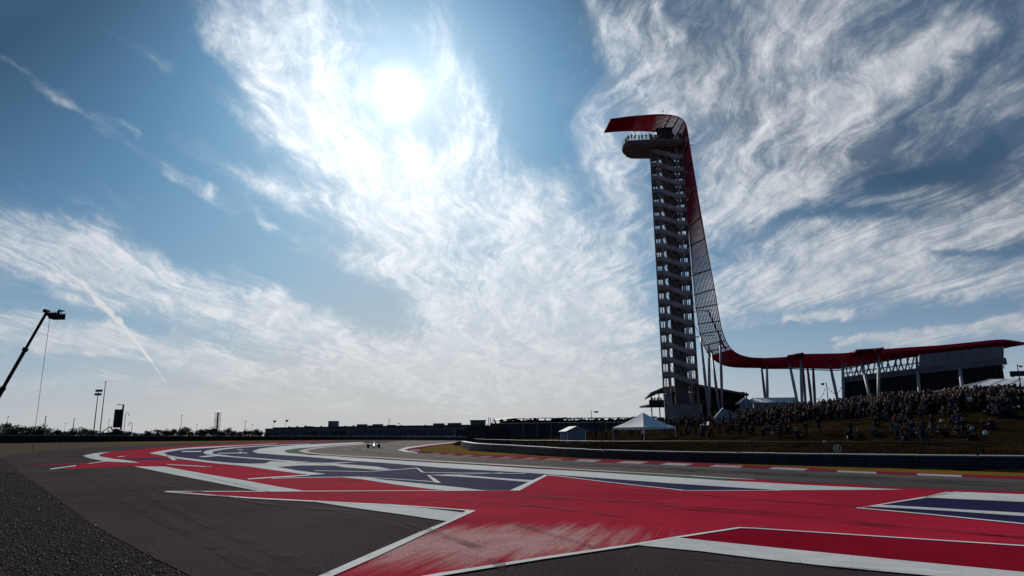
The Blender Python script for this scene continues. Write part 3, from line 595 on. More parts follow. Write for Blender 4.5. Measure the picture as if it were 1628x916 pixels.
def build_hill():
    xs = [-12+i*1.6 for i in range(120)]; ys = [14+i*1.6 for i in range(125)]; mb = MB(); vs = []
    for y in ys:
        for x in xs:
            d = rail_d(x, y); h = hill(x, y)
            e = min(1, max(0, (x+12)/6)) 
            vs.append((x, y, (h+0.035 if d > 0.6 else -0.3) if d > -1.5 else -0.6))
    nx = len(xs); fs = []
    for j in range(len(ys)-1):
        for i in range(nx-1):
            q = (j*nx+i, j*nx+i+1, (j+1)*nx+i+1, (j+1)*nx+i)
            if max(vs[k][2] for k in q) > -0.29: fs.append(q)
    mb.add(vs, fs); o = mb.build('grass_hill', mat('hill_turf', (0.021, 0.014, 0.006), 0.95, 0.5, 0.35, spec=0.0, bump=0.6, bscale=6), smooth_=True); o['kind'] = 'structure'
build_hill()

def turf_tufts():
    rs = np.random.RandomState(9); N = 42000; pts = []
    P = []
    while len(P) < N:
        x = rs.uniform(-6, 62); y = rs.uniform(28, 104); d = rail_d(x, y)
        if d < -1.0 or d > 30 or rs.rand() < d/34: continue
        P.append((x, y, hill(x, y)+.02))
    P = np.array(P); a = rs.rand(N)*6.28; h = rs.uniform(.05, .15, N)*(1+.6*np.sin(P[:, 0]*.7)*np.sin(P[:, 1]*.6)); w = rs.uniform(.015, .05, N); lx, ly = rs.randn(N)*.05, rs.randn(N)*.05
    V = np.empty((N, 3, 3)); V[:, 0] = P+np.stack([np.cos(a)*w, np.sin(a)*w, 0*a], 1); V[:, 1] = P-np.stack([np.cos(a)*w, np.sin(a)*w, 0*a], 1); V[:, 2] = P+np.stack([lx, ly, h], 1)
    me = bpy.data.meshes.new('grass_tufts'); me.vertices.add(3*N); me.vertices.foreach_set('co', V.astype(np.float32).ravel()); me.loops.add(3*N); me.loops.foreach_set('vertex_index', np.arange(3*N, dtype=np.int32)); me.polygons.add(N); me.polygons.foreach_set('loop_start', np.arange(N, dtype=np.int32)*3)
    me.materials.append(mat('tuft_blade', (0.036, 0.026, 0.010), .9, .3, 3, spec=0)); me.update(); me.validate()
    o = bpy.data.objects.new('grass_tufts', me); COL.objects.link(o); tag(o, 'dry grass tufts on the lower slope of the hill and along the barrier', 'grass', kind='stuff')
turf_tufts()

# ------------------------------------------------------------------ materials for things
STEEL = mat('grey_steel', (0.22, 0.18, 0.185), 0.55, 0.3, 0.6, metal=0.2)
CONC = mat('weathered_concrete', (0.27, 0.215, 0.21), 0.9, 0.35, 0.5, bump=0.3, bscale=8)
PANEL = mat('perforated_grey_panel', (0.42, 0.31, 0.31), 0.6, 0.3, 0.4)
TUBERED = mat('red_painted_tube', (0.42, 0.045, 0.075), 0.6, 0.2, 0.8)
CANOPYRED = mat('red_canopy_panel', (0.36, 0.012, 0.035), 0.6, 0.2, 0.5, spec=0.02, translucent=0.16)
ROOFRED = mat('red_translucent_roof', (0.34, 0.016, 0.05), 0.6, 0.2, 0.5, spec=0.0, translucent=0.17)
DARK = mat('dark_metal', (0.035, 0.033, 0.038), 0.6, 0.3, 1.0)
BLACK = mat('black_finish', (0.018, 0.017, 0.02), 0.7, 0.3, 1.0)
PALE = mat('pale_column_paint', (0.30, 0.25, 0.26), 0.5, 0.25, 1.0)
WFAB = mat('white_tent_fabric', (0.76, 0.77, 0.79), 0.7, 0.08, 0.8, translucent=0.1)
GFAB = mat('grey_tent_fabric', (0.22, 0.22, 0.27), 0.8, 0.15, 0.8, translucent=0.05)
WALLG = mat('grey_cladding', (0.17, 0.15, 0.16), 0.7, 0.25, 0.3)
GLASS = mat('dark_glass', (0.02, 0.022, 0.03), 0.15)
WHITEP = mat('white_painted_metal', (0.75, 0.75, 0.75), 0.4, 0.1, 1)
BARK = mat('bark', (0.05, 0.038, 0.03), 0.9, 0.3, 5)
LEAF = mat('live_oak_leaf', (0.045, 0.055, 0.022), 0.8, 0.4, 1.2)
LAMPW = mat('lamp_lens', (0.6, 0.6, 0.6), 0.3)

# ------------------------------------------------------------------ observation tower
def tower():
    C = at(1083.5, 640, 160); cx, cy = C.x, C.y; gz = hill(cx, cy)
    T = thing('observation_tower', 'tall observation tower with wraparound stairs and a sweeping veil of red steel tubes', 'tower', (cx, cy, gz))
    yaw = R(-9); cs, sn = math.cos(yaw), math.sin(yaw)
    def W(u, w, z): return Vector((cx+u*cs-w*sn, cy+u*sn+w*cs, z))
    HU, HW = 3.85, 2.4
    # concrete base, stepped
    mb = MB(); mb.box((cx+.3, cy, gz+1.9), (8.0, 6.6, 4.4), yaw); mb.box(W(-3.2, -2.6, gz+3.0), (1.7, 1.6, 7), yaw)
    for i in range(4): mb.box(W(-3.2+i*2.1, -3.36, gz+2.0), (.12, .1, 4.1), yaw)
    mb.build('concrete_base', CONC, T)
    mb = MB(); mb.box(W(0.2, 0.2, 39.0), (3.0, 2.4, 66), yaw)
    for k in range(19): mb.box(W(0.2, 0.2, 8.6+k*3.6), (3.15, 2.55, .25), yaw)
    mb.build('lift_shaft', mat('shaft_cladding', (0.14, 0.10, 0.10), 0.8, 0.3, 0.5), T)
    z0 = gz+7.4; N = 18; dz = (73.2-z0)/N
    for k in range(N):
        z = z0+(k+1)*dz-0.2; h = dz/2; mbp = MB(); mbs = MB()
        front = [(-HU, -HW, z), (-2.2, -HW, z), (2.0, -HW, z-h), (HU, -HW, z-h)]
        back = [(HU, HW, z-h), (2.2, HW, z-h), (-2.0, HW, z-2*h), (-HU, HW, z-2*h)]
        side_r = [(HU, -HW, z-h), (HU, HW, z-h)]; side_l = [(-HU, -HW, z), (-HU, HW, z)]
        for pl, off in ((front, (0, 1)), (back, (0, -1)), (side_r, (-1, 0)), (side_l, (1, 0))):
            for (a, b) in zip(pl, pl[1:]):
                A0, B0 = W(*a), W(*b); H = Vector((0, 0, .98)); D = Vector((0, 0, .25))
                o = Vector((off[0]*cs-off[1]*sn, off[0]*sn+off[1]*cs, 0))*.08
                mbp.add([A0-D, B0-D, B0+H, A0+H, A0-D+o, B0-D+o, B0+H+o, A0+H+o], [(0, 1, 2, 3), (7, 6, 5, 4), (3, 2, 6, 7), (0, 4, 5, 1), (0, 3, 7, 4), (1, 5, 6, 2)])
                wv = Vector((off[0]*cs-off[1]*sn, off[0]*sn+off[1]*cs, 0))*1.05; t = Vector((0, 0, .16))
                mbs.add([A0, B0, B0+wv, A0+wv, A0-t, B0-t, B0+wv-t, A0+wv-t], [(0, 1, 2, 3), (7, 6, 5, 4), (1, 0, 4, 5), (2, 1, 5, 6), (3, 2, 6, 7), (0, 3, 7, 4)])
        mbh = MB()
        for pl in (front, back, side_r, side_l):
            for hh in (1.12, 1.28): mbh.tube([W(*q)+Vector((0, 0, hh)) for q in pl], .028, 4)
            for qa, qb in zip(pl, pl[1:]):
                for t_ in (.02, .34, .66, .98): q = W(*qa).lerp(W(*qb), t_); mbh.tube([q+Vector((0, 0, .9)), q+Vector((0, 0, 1.28))], .025, 4)
        mbh.build('handrail', STEEL, T)
        mbp.build('stair_parapet', PANEL, T); mbs.build('stair_flight', STEEL, T)
        # lattice braces in the opening under the parapet
        mbb = MB(); us = [-2.4, -1.4, -.5, .4, 1.3, 2.2, 3.0]
        for j in range(len(us)-1):
            def zb(u): return z-h*max(0, min(1, (u+2.2)/4.2))
            a, b = us[j], us[j+1]
            p = W(a, -HW+.12, zb(a)-.3) if j % 2 == 0 else W(a, -HW+.12, zb(a)-dz+1.45)
            q = W(b, -HW+.12, zb(b)-dz+1.45) if j % 2 == 0 else W(b, -HW+.12, zb(b)-.3)
            mbb.beam(p, q, .11)
        for s in (-1, 1): mbb.beam(W(s*HU*.98, -HW, z-.3), W(s*HU*.98, HW, z-dz+1.3), .09)
        if k > 0: mbb.build('lattice_brace', PALE, T)
    # corner columns and hanger rods
    for (u, w) in ((-2.3, -HW+.3), (2.3, -HW+.3), (-2.3, HW-.3), (2.3, HW-.3)):
        mb = MB(); mb.beam(W(u, w, gz), W(u, w, 73), .28); mb.build('column', PALE, T)
    for (u, w) in [(-HU, -HW+i*.8) for i in range(7)]+[(HU, -HW+i*.8) for i in range(7)]+[(-3.3, -HW), (-2.8, -HW), (3.3, -HW), (2.8, -HW), (-3.3, HW), (-2.9, HW), (3.3, HW), (2.9, HW)]:
        mb = MB(); mb.tube([W(u, w, gz+4.3), W(u, w, 73)], .065, 5); mb.build('hanger_rod', STEEL, T)
    # observation deck
    near = [(1001, 224.5, 155.5), (1015, 222.2, 155.3), (1035, 221.5, 155), (1060, 220.6, 155), (1090, 219.5, 155)]
    tip = [(996, 227, 156.4), (991, 231, 158), (988.5, 235.5, 160), (990, 240, 162), (995, 243.5, 164)]
    far = [(1002, 245.6, 165), (1015, 246.6, 165.3), (1040, 247, 165.3), (1088, 247, 165.3)]
    zd = at(1035, 221.5, 155).z
    ring = []
    for (x, y, Y) in near[::-1]+tip+far:
        p = at(x, y, Y); ring.append(Vector((p.x, p.y, zd)))
    ring = catmull(ring, 4)
    mb = MB(); mb.prism(ring, (0, 0, -.5)); cen = sum(ring, Vector())/len(ring)
    inner = [cen+(p-cen)*.93-Vector((0, 0, .5)) for p in ring]; mb.prism(inner, (0, 0, -.4))
    mb.build('deck_slab', mat('deck_soffit', (0.22, 0.15, 0.15), 0.8, 0.3, 0.5), T)
    xs = sorted(p.x for p in ring); mbr = MB()
    for i in range(14):
        x = xs[0]+1.2+i*1.05; ys = [p.y for p in ring if abs(p.x-x) < 1.3]
        if len(ys) > 1 and max(ys)-min(ys) > 2: mbr.beam((x, min(ys)+.5, zd-1.0), (x, max(ys)-.5, zd-1.0), .09, .22)
    for j in range(5):
        y = min(p.y for p in ring)+1.4+j*1.7; mbr.beam((xs[0]+2.2, y, zd-1.02), (xs[-1], y, zd-1.02), .09, .2)
    mbr.build('deck_rib', PALE, T)
    mb = MB(); 
    rr = [p for p in ring]
    for hgt in (.55, 1.1): mb.tube([p+Vector((0, 0, hgt)) for p in rr], .03, 5)
    for i in range(0, len(rr), 1): mb.tube([rr[i], rr[i]+Vector((0, 0, 1.1))], .022, 4)
    mb.build('deck_railing', STEEL, T)
    a = at(1055, 210, 160); mb = MB(); mb.box((a.x, a.y, zd+2.1), (3.9, 4.0, 4.2), yaw); mb.box((a.x, a.y, zd+4.3), (4.1, 4.2, .2), yaw); mb.build('lift_lobby', mat('lobby_glazing', (0.045, 0.03, 0.04), 0.4, 0.2, 1), T)
    # ------- red tube veil
    Np = [(970, 190, 152), (985, 188, 152.5), (1005, 185.6, 153), (1045, 182.6, 153.5), (1068, 184, 154), (1080, 187.5, 154.2), (1088, 194.5, 154.5), (1092, 206, 154.7), (1097, 236, 155), (1109, 310, 155), (1121, 380, 155), (1134, 450, 154.5), (1142, 498, 154), (1149, 530, 153), (1159, 551, 151), (1173, 563, 149), (1191, 568.6, 147), (1212, 570, 145)]
    Fp = [(960, 210.5, 159.2), (978, 208.8, 159.6), (1000, 207.8, 160), (1034, 208.5, 161), (1052, 212, 161.5), (1062, 218, 162), (1070, 228, 162), (1076, 244, 162), (1083, 270, 162), (1092, 335, 162), (1098, 390, 162.5), (1104, 460, 163), (1109, 503, 163), (1115, 536, 163), (1125, 560, 163), (1140, 575, 163), (1163, 583, 163.5), (1212, 584.6, 164)]
    n_ = catmull([at(*p) for p in Np], 6); f_ = catmull([at(*p) for p in Fp], 6)
    NT = 15; tipn = 13
    for k in range(NT):
        t = k/(NT-1); pts = [a.lerp(b, t) for a, b in zip(n_, f_)]
        mb = MB(); mb.tube(pts, [(.14 if k in (0, NT-1) else .112)+(.03 if i_ < 44 else 0) for i_ in range(len(pts))], 6); mb.build('veil_tube', TUBERED, T, smooth_=True)
    mb = MB(); A, B = n_[:tipn+1], f_[:tipn+1]; mb.strip([p+Vector((0, 0, .15)) for p in A], [p+Vector((0, 0, .15)) for p in B], .3); mb.build('canopy_plate', CANOPYRED, T)
    # closing plate where the veil turns level
    i0 = 14*6+2; mb = MB(); mb.strip([p+Vector((0, 0, .12)) for p in n_[i0:]], [p+Vector((0, 0, .12)) for p in f_[i0:]]); mb.build('canopy_plate', ROOFRED, T)
    mb = MB()
    for i in range(20, 92, 1): mb.tube([n_[i]-Vector((0, 0, .12)), f_[i]-Vector((0, 0, .12))], .035, 4)
    mb.build('veil_purlin', TUBERED, T)
    # rungs and struts tying the veil to the shaft
    idx = [24, 30, 36, 42]+[47+int(i*3.4) for i in range(12)]
    for i in idx:
        if i < len(n_)-12:
            mb = MB(); d_ = Vector((-.2, .1, -.05)); mb.beam(n_[i]+d_, f_[i]+d_, .22); mb.build('veil_rung', DARK, T)
    for i in (50, 57, 64, 71, 78):
        m_ = f_[i]; s_ = W(HU, HW*.3, m_.z-.6); mb = MB(); mb.beam(m_, s_, .14); mb.beam(n_[i].lerp(m_, .4), W(HU, -HW*.6, m_.z-.6), .14); mb.beam(m_, W(HU, -HW*.6, m_.z+2.2), .09); mb.build('veil_strut', PALE, T)
    mb = MB(); mb.beam(n_[71].lerp(f_[71], .45), n_[91].lerp(f_[91], .45), .25); mb.build('veil_spine', DARK, T)
    # braces between deck and canopy
    mb = MB()
    for (x0, y0, x1, y1) in ((1007, 222, 1010, 187), (1007, 222, 1016, 187), (1020, 221, 1016, 187), (1011, 187, 1017, 208)): mb.beam(at(x0, y0, 156), at(x1, y1, 156), .12)
    mb.build('canopy_brace', PALE, T)
    mb = MB(); t0 = n_[20]; mb.tube([t0, t0+Vector((0, 0, 1.0))], .04, 4); mb.lathe([(.04, 0), (.12, .1), (.12, .3), (.03, .4)], t0+Vector((0, 0, .8)), 8); mb.build('beacon', BLACK, T)
    # splayed columns under the turn of the veil
    for (a, b, y0, y1) in (((1114, 534.7), (1127, 657.7), 160, 146), ((1127, 545.6), (1127.6, 657), 153, 146), ((1131, 556.6), (1144, 646.7), 160, 150), ((1144.8, 532), (1147.5, 646.7), 155, 150)):
        P, Q = at(*a, y0), at(*b, y1); Q.z = hill(Q.x, Q.y)-.1
        mb = MB(); mb.tube([P, P.lerp(Q, .5), Q], [.20, .34, .22], 8); mb.build('splayed_column', PALE, T, smooth_=True)
    return T, zd, ring
TOWER, DECK_Z, DECK_RING = tower()

# ------------------------------------------------------------------ amphitheatre: red roof on splayed columns, stage house
def amphitheatre():
    O = at(1400, 640, 125); gz = hill(O.x, O.y)
    T = thing('amphitheatre', 'open air stage building under a long red sweeping roof on splayed steel columns', 'stage building', (O.x, O.y, gz))
    Up = [(1212, 570, 145), (1249, 568.2, 143), (1273, 563.8, 141), (1341, 562.2, 136), (1367, 558.3, 134), (1408, 555.6, 131), (1450, 552.6, 128), (1498, 549.4, 125), (1545, 544.8, 121), (1592, 540.6, 118), (1622, 544, 117)]
    Lo = [(1212, 584.6, 164), (1250, 584.6, 162), (1280, 586, 159), (1325, 587.6, 153), (1345, 585, 151), (1380, 577, 149), (1420, 570, 147), (1459, 564, 144), (1533, 556, 138), (1580, 551.5, 135), (1598, 550.5, 133)]
    u = catmull([at(*p) for p in Up], 5); l = catmull([at(*p) for p in Lo], 5)
    # roof in panels that overlap a little, as the photograph shows at the ridge breaks
    cuts = [0, 7, 14, 21, 28, 35, 42, 50]
    for c0, c1 in zip(cuts, cuts[1:]):
        mb = MB(); step = 0.0
        mb.strip([p+Vector((0, 0, .1)) for p in u[c0:c1+1]], [p+Vector((0, 0, .1)) for p in l[c0:c1+1]])
        mb.build('roof_panel', ROOFRED, T)
    for (x, y, Y, dx) in ((1262, 566, 142, 10), (1272, 564.2, 141, 10), (1385, 557.2, 132, 24), (1400, 556, 131, 9)):
        a, b = at(x-dx, y+1.0, Y), at(x+dx*.6, y-1.6, Y); back = Vector((1.5, 6, -.4))
        mb = MB(); mb.prism([a, b, b+back, a+back], (0, 0, .3)); mb.build('roof_fin', TUBERED, T)
    for k in range(9):
        t = (k+.5)/9; pts = [a.lerp(b, t)-Vector((0, 0, .35)) for a, b in zip(u, l)]
        mb = MB(); mb.tube(pts[::2], .12, 5); mb.build('roof_tube', TUBERED, T)
    # tube ends projecting past the right hand edge
    for k in range(7):
        t = k/7; p = u[-1].lerp(l[-1], t); d = (u[-1]-u[-6]).normalized(); mb = MB(); mb.tube([p-d*2-Vector((0, 0, .1)), p+d*(1.3-.12*k)-Vector((0, 0, .1))], .16, 6); mb.build('roof_tube', TUBERED, T)
    # columns
    cols = [((1211, 586), (1218.6, 648), 155, 138), ((1219.4, 584), (1219.4, 648), 146, 138), ((1254, 572), (1269.7, 640), 145, 126), ((1273, 567), (1273.7, 640), 143, 126),
            ((1276.6, 585), (1280, 640), 155, 134), ((1283.5, 583), (1290, 634), 155, 136), ((1292.3, 579), (1294, 634), 150, 136), ((1318, 572), (1333.6, 634), 143, 124), ((1339.5, 568), (1339, 632), 140, 124),
            ((1367, 565), (1386, 635), 138, 114), ((1397.4, 559), (1393.5, 632), 134, 114), ((1457, 568), (1461, 630), 131, 110), ((1523, 560), (1529, 620), 128, 104)]
    for (a, b, y0, y1) in cols:
        P, Q = at(*a, y0), at(*b, y1); Q.z = hill(Q.x, Q.y)-.1
        mb = MB(); mb.tube([P, P.lerp(Q, .45), Q], [.20, .30, .22], 8); c = mb.build('splayed_column', PALE, T, smooth_=True)
    # stage house
    def P(x, y, Y): return at(x, y, Y)
    zt_l = P(1362, 598, 128).z; 
    A, B = P(1343, 640, 134), P(1603, 640, 116)
    zl, zr = P(1343, 606, 134).z, P(1602, 580, 116).z
    back = Vector((13.2, 26.5, 0)); zb = hill(A.x, A.y)-2
    mb = MB(); poly = [Vector((A.x, A.y, zb)), Vector((B.x, B.y, zb)), Vector((B.x, B.y, zr)), Vector((A.x, A.y, zl))]; mb.prism(poly, back); mb.build('stage_house', BLACK, T)
    # fascia beam along its top
    f0, f1 = P(1341, 604, 133.5), P(1600, 574, 115.5); mb = MB(); n = 9
    mb.beam(f0, f1, .6, 1.1); mb.build('fascia_beam', WALLG, T)
    # grey wall panels between beam and roof on the right
    for i in range(6):
        x0, x1 = 1462+i*22.4, 1462+(i+1)*22.4-.5; yb = lambda x: 588-(x-1462)*.115; yt = lambda x: 564-(x-1462)*.105
        Yc = lambda x: 124-(x-1462)*.055
        a, b = P(x0, yb(x0), Yc(x0)), P(x1, yb(x1), Yc(x1)); c, d = P(x1, yt(x1), Yc(x1)), P(x0, yt(x0), Yc(x0))
        mb = MB(); mb.prism([a, b, c, d], (.1, .4, 0)); mb.build('wall_panel', mat('pale_wall_panel', (0.20, 0.17, 0.19), 0.7, 0.15, 0.4), T)
    rr = random.Random(2)
    # truss members between beam and roof
    for i, x in enumerate([1348, 1357, 1366, 1376, 1387, 1398, 1408, 1418, 1428, 1438, 1448, 1460, 1480, 1502, 1521, 1541, 1561, 1566]):
        yb = 604-(x-1341)*.115; yt = 584-(x-1345)*.13; Y0 = 133-(x-1341)*.068
        for dx in ((-6+rr.uniform(-3, 3), 7) if i % 2 else (5, -7+rr.uniform(-4, 4))):
            mb = MB(); mb.beam(P(x, yb, Y0), P(x+dx, yt-4+rr.uniform(-2, 2), Y0+4), rr.uniform(.14, .26)); mb.build('roof_truss', STEEL, T)
    mb = MB(); mb.beam(P(1341, 594, 134), P(1462, 577, 126), .2); mb.build('roof_truss', PALE, T)
    # sun catching brackets at the left end
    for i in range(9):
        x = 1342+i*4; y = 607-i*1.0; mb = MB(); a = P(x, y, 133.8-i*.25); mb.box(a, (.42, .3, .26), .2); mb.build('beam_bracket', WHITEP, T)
    # recessed bays and scaffold inside the dark stage opening
    for i in range(10):
        x = 1358+i*25; a, b = P(x, 640-(x-1358)*.06, 132-(i*1.7)), P(x, 606-i*2.9, 132-(i*1.7)); mb = MB(); mb.beam(a, b, .3); mb.build('bay_post', DARK, T)
    for i in range(8):
        x = 1570+ (i % 4)*8; y = 582+(i//4)*3; mb = MB(); mb.box(P(x, y, 115.2), (.5, .2, .2)); mb.build('stage_lamp', DARK, T)
amphitheatre()

# ------------------------------------------------------------------ pavilion at the foot of the tower
def pavilion():
    O = at(1110, 655, 168); gz = hill(O.x, O.y)
    T = thing('pavilion', 'two storey open pavilion with a low pitched roof standing behind the tower foot', 'pavilion', (O.x, O.y, gz))
    P = at
    rl = [P(1034, 626, 166), P(1056, 616.5, 170), P(1110, 612.5, 170), P(1190, 627.6, 166)]
    back = Vector((1, 13, -.8))
    mb = MB()
    for a, b in zip(rl, rl[1:]): mb.prism([a, b, b+back, a+back], (0, 0, .25))
    mb.build('roof', mat('pavilion_roof', (0.13, 0.12, 0.125), .6, .2, .5), T)
    mb = MB()
    for a, b in zip(rl, rl[1:]): mb.beam(a-Vector((0, .1, .1)), b-Vector((0, .1, .1)), .2, .5)
    mb.build('fascia', WALLG, T)
    f0, f1 = P(1032, 642.5, 166), P(1192, 652, 166); f1.z = f0.z
    mb = MB(); mb.prism([f0, f1, f1+Vector((0, 13, 0)), f0+Vector((0, 13, 0))], (0, 0, -.4)); mb.build('upper_floor', DARK, T)
    mb = MB(); mb.prism([f0+Vector((0, -.05, 0)), f1+Vector((0, -.05, 0)), f1+Vector((0, -.05, .95)), f0+Vector((0, -.05, .95))], (0, .06, 0)); mb.build('balustrade', mat('balustrade_mesh', (.05, .045, .05), .7, .2, 1), T)
    mb = MB(); mb.box(((P(1066, 640, 172).x+P(1186, 640, 172).x)/2, 175, (gz+f0.z+3)/2), (P(1186, 640, 172).x-P(1066, 640, 172).x, 5, f0.z+3-gz)); mb.build('inner_wall', BLACK, T)
    for i in range(13):
        x = 1036+i*12.7; a = P(x, 650, 166.3); mb = MB(); mb.box((a.x, a.y, (gz+f0.z+3.2)/2-.3), (.24, .24, f0.z+2.6-gz)); mb.build('post', DARK, T)
    return f0.z
PAV_Z = pavilion()

# ------------------------------------------------------------------ tents
def pyramid_tent(cx, cy, gz, w, d, eave, apex, rz, label, name='marquee', fab=None):
    fab = fab or WFAB
    T = thing(name, label, 'tent', (cx, cy, gz)); cs, sn = math.cos(rz), math.sin(rz)
    def W(u, v, z): return Vector((cx+u*cs-v*sn, cy+u*sn+v*cs, gz+z))
    cor = [(-w/2, -d/2), (w/2, -d/2), (w/2, d/2), (-w/2, d/2)]
    for i in range(4):
        a, b = cor[i], cor[(i+1) % 4]; mb = MB(); n = 8; rows = []
        for j in range(7):                       # panels sag a little towards the eave
            t = j/6; z = eave+(apex-eave)*(t**1.25); row = []
            for k in range(n+1):
                s = k/n; u = (a[0]+(b[0]-a[0])*s)*(1-t); v = (a[1]+(b[1]-a[1])*s)*(1-t)
                row.append(W(u, v, z-.10*math.sin(math.pi*s)*(1-t)))
            rows.append(row)
        vs = [p for r_ in rows for p in r_]; mb.add(vs, [(j*(n+1)+k, j*(n+1)+k+1, (j+1)*(n+1)+k+1, (j+1)*(n+1)+k) for j in range(6) for k in range(n)])
        mb.build('roof_panel', fab, T, smooth_=True)
        mb = MB(); n = 10; top = [W(a[0]+(b[0]-a[0])*k/n, a[1]+(b[1]-a[1])*k/n, eave) for k in range(n+1)]
        bot = [p-Vector((0, 0, .28 if k % 2 else .36)) for k, p in enumerate(top)]; mb.add(top+bot, [(k, k+1, n+2+k, n+1+k) for k in range(n)]); mb.build('valance', fab, T)
        mb = MB(); mb.tube([W(a[0], a[1], -.1), W(a[0], a[1], eave)], .05, 6); mb.build('pole', WHITEP, T)
    return T, W
a = at(1007, 690, 98); gz = hill(a.x, a.y)
zc = at(1026, 656, 100).z
MARQ = at(1024, 690, 101)
gzm = hill(MARQ.x, MARQ.y)
pyramid_tent(MARQ.x, MARQ.y, gzm, 6.3, 6.3, at(1007, 679, 98).z-gzm, at(1026, 656, 101).z-gzm, R(34), 'white pyramid marquee left of the tower with its left roof panel lit by the sun')
# small gable tent
def gable_tent(px0, px1, py_e, py_r, py_b, Y, dpth, label, fab=WFAB, wall=GFAB, name='gable_tent'):
    a, b = at(px0, py_e, Y), at(px1, py_e, Y); gz = at((px0+px1)/2, py_b, Y).z; ze = a.z; r = at((px0+px1)/2, py_r, Y)
    T = thing(name, label, 'tent', ((a.x+b.x)/2, Y, gz)); D = Vector((-.6, dpth, 0)); mid = Vector(((a.x+b.x)/2, Y, r.z)); a = Vector((a.x, Y, ze)); b = Vector((b.x, Y, ze))
    for p, q, o in ((a, mid, -.25), (mid, b, .25)):
        mb = MB(); F = Vector((0, -.25, 0)); mb.prism([p+F+Vector((o if o < 0 else 0, 0, 0)), q+F+Vector((o if o > 0 else 0, 0, 0)), q+D+Vector((o if o > 0 else 0, 0, 0)), p+D+Vector((o if o < 0 else 0, 0, 0))], (0, 0, .05)); mb.build('roof_panel', fab, T)
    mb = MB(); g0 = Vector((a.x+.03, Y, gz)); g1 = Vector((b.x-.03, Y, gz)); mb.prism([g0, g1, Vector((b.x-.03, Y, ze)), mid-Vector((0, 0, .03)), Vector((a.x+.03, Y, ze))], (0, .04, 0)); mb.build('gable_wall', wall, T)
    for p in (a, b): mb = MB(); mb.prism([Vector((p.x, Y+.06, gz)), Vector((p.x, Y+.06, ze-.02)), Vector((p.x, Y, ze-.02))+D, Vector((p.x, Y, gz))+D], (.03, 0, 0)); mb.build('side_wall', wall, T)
    for p in (a, b, a+D, b+D): mb = MB(); mb.tube([(p.x, p.y, gz-.1), (p.x, p.y, ze)], .05, 5); mb.build('pole', WHITEP, T)
    return T
gable_tent(902.5, 930.5, 686.5, 678.2, 703, 84, 4, 'small white gable tent standing alone behind the barrier, left of the marquee')
# row of ridge tents behind the hill crest
def ridge_row(spans, py_e, py_r, py_b, Y, dy, label, name):
    P0 = at(spans[0][0], py_b, Y); T = thing(name, label, 'tent', (P0.x, P0.y, P0.z))
    for (x0, x1) in spans:
        a, b = at(x0, py_e, Y), at(x1, py_e, Y); a.z = b.z = at(spans[0][0], py_e, Y).z; r = Vector(((a.x+b.x)/2, Y, at(spans[0][0], py_r, Y).z)); D = Vector((2.0, dy, 0))
        r2 = r+D
        mb = MB(); mb.add([a, r, r2, a+D, b, b+D], [(0, 1, 2, 3), (1, 4, 5, 2)]); mb.build('roof_panel', WFAB, T)
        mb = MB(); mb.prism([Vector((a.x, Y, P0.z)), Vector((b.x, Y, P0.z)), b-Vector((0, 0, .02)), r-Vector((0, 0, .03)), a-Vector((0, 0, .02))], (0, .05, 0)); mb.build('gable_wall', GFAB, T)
        mb = MB(); mb.beam(a, r, .1); mb.beam(r, b, .1); mb.beam(r, r2, .1); mb.beam((r.x, Y, P0.z), r, .08); mb.build('frame', WHITEP, T)
ridge_row([(1175, 1197)], 641, 632.4, 664, 128, 9, 'pale ridge tent with a grey gable behind the crowd, just right of the tower columns', 'ridge_tent')
def long_tent(px, ye, yr, yb, Y, label):
    a, b = at(px[0], ye[0], Y[0]), at(px[1], ye[1], Y[1]); b.z = a.z; gz = at(px[0], yb, Y[0]).z
    r0, r1 = at(px[2], yr, Y[0]+5), at(px[3], yr, Y[1]+5); r1.z = r0.z
    T = thing('long_tent', label, 'tent', ((a.x+b.x)/2, (a.y+b.y)/2, gz)); n = 5
    for i in range(n):
        A0, B0 = a.lerp(b, i/n), a.lerp(b, (i+.985)/n); C0, D0 = r0.lerp(r1, (i+.985)/n), r0.lerp(r1, i/n)
        back = Vector((.5, 9, 0)); mb = MB(); mb.add([A0, B0, C0, D0, B0+back, A0+back], [(0, 1, 2, 3), (3, 2, 4, 5)]); mb.build('roof_panel', WFAB, T)
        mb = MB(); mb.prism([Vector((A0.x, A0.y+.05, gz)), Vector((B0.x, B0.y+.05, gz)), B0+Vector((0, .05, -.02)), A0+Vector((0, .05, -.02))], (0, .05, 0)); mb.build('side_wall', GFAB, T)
        mb = MB(); mb.beam(A0, D0, .12); mb.tube([(A0.x, A0.y, gz), A0], .07, 5); mb.build('frame', WHITEP, T)
    return T
long_tent((1198, 1270, 1197, 1264), (640, 640), 632.6, 664, (134, 134), 'long low white tent with panelled roof behind the crowd and beside the ridge tent')
long_tent((1535.6, 1690, 1575, 1700), (617, 610), 603.2, 632, (88, 84), 'large white frame tent at the right edge on top of the hill')
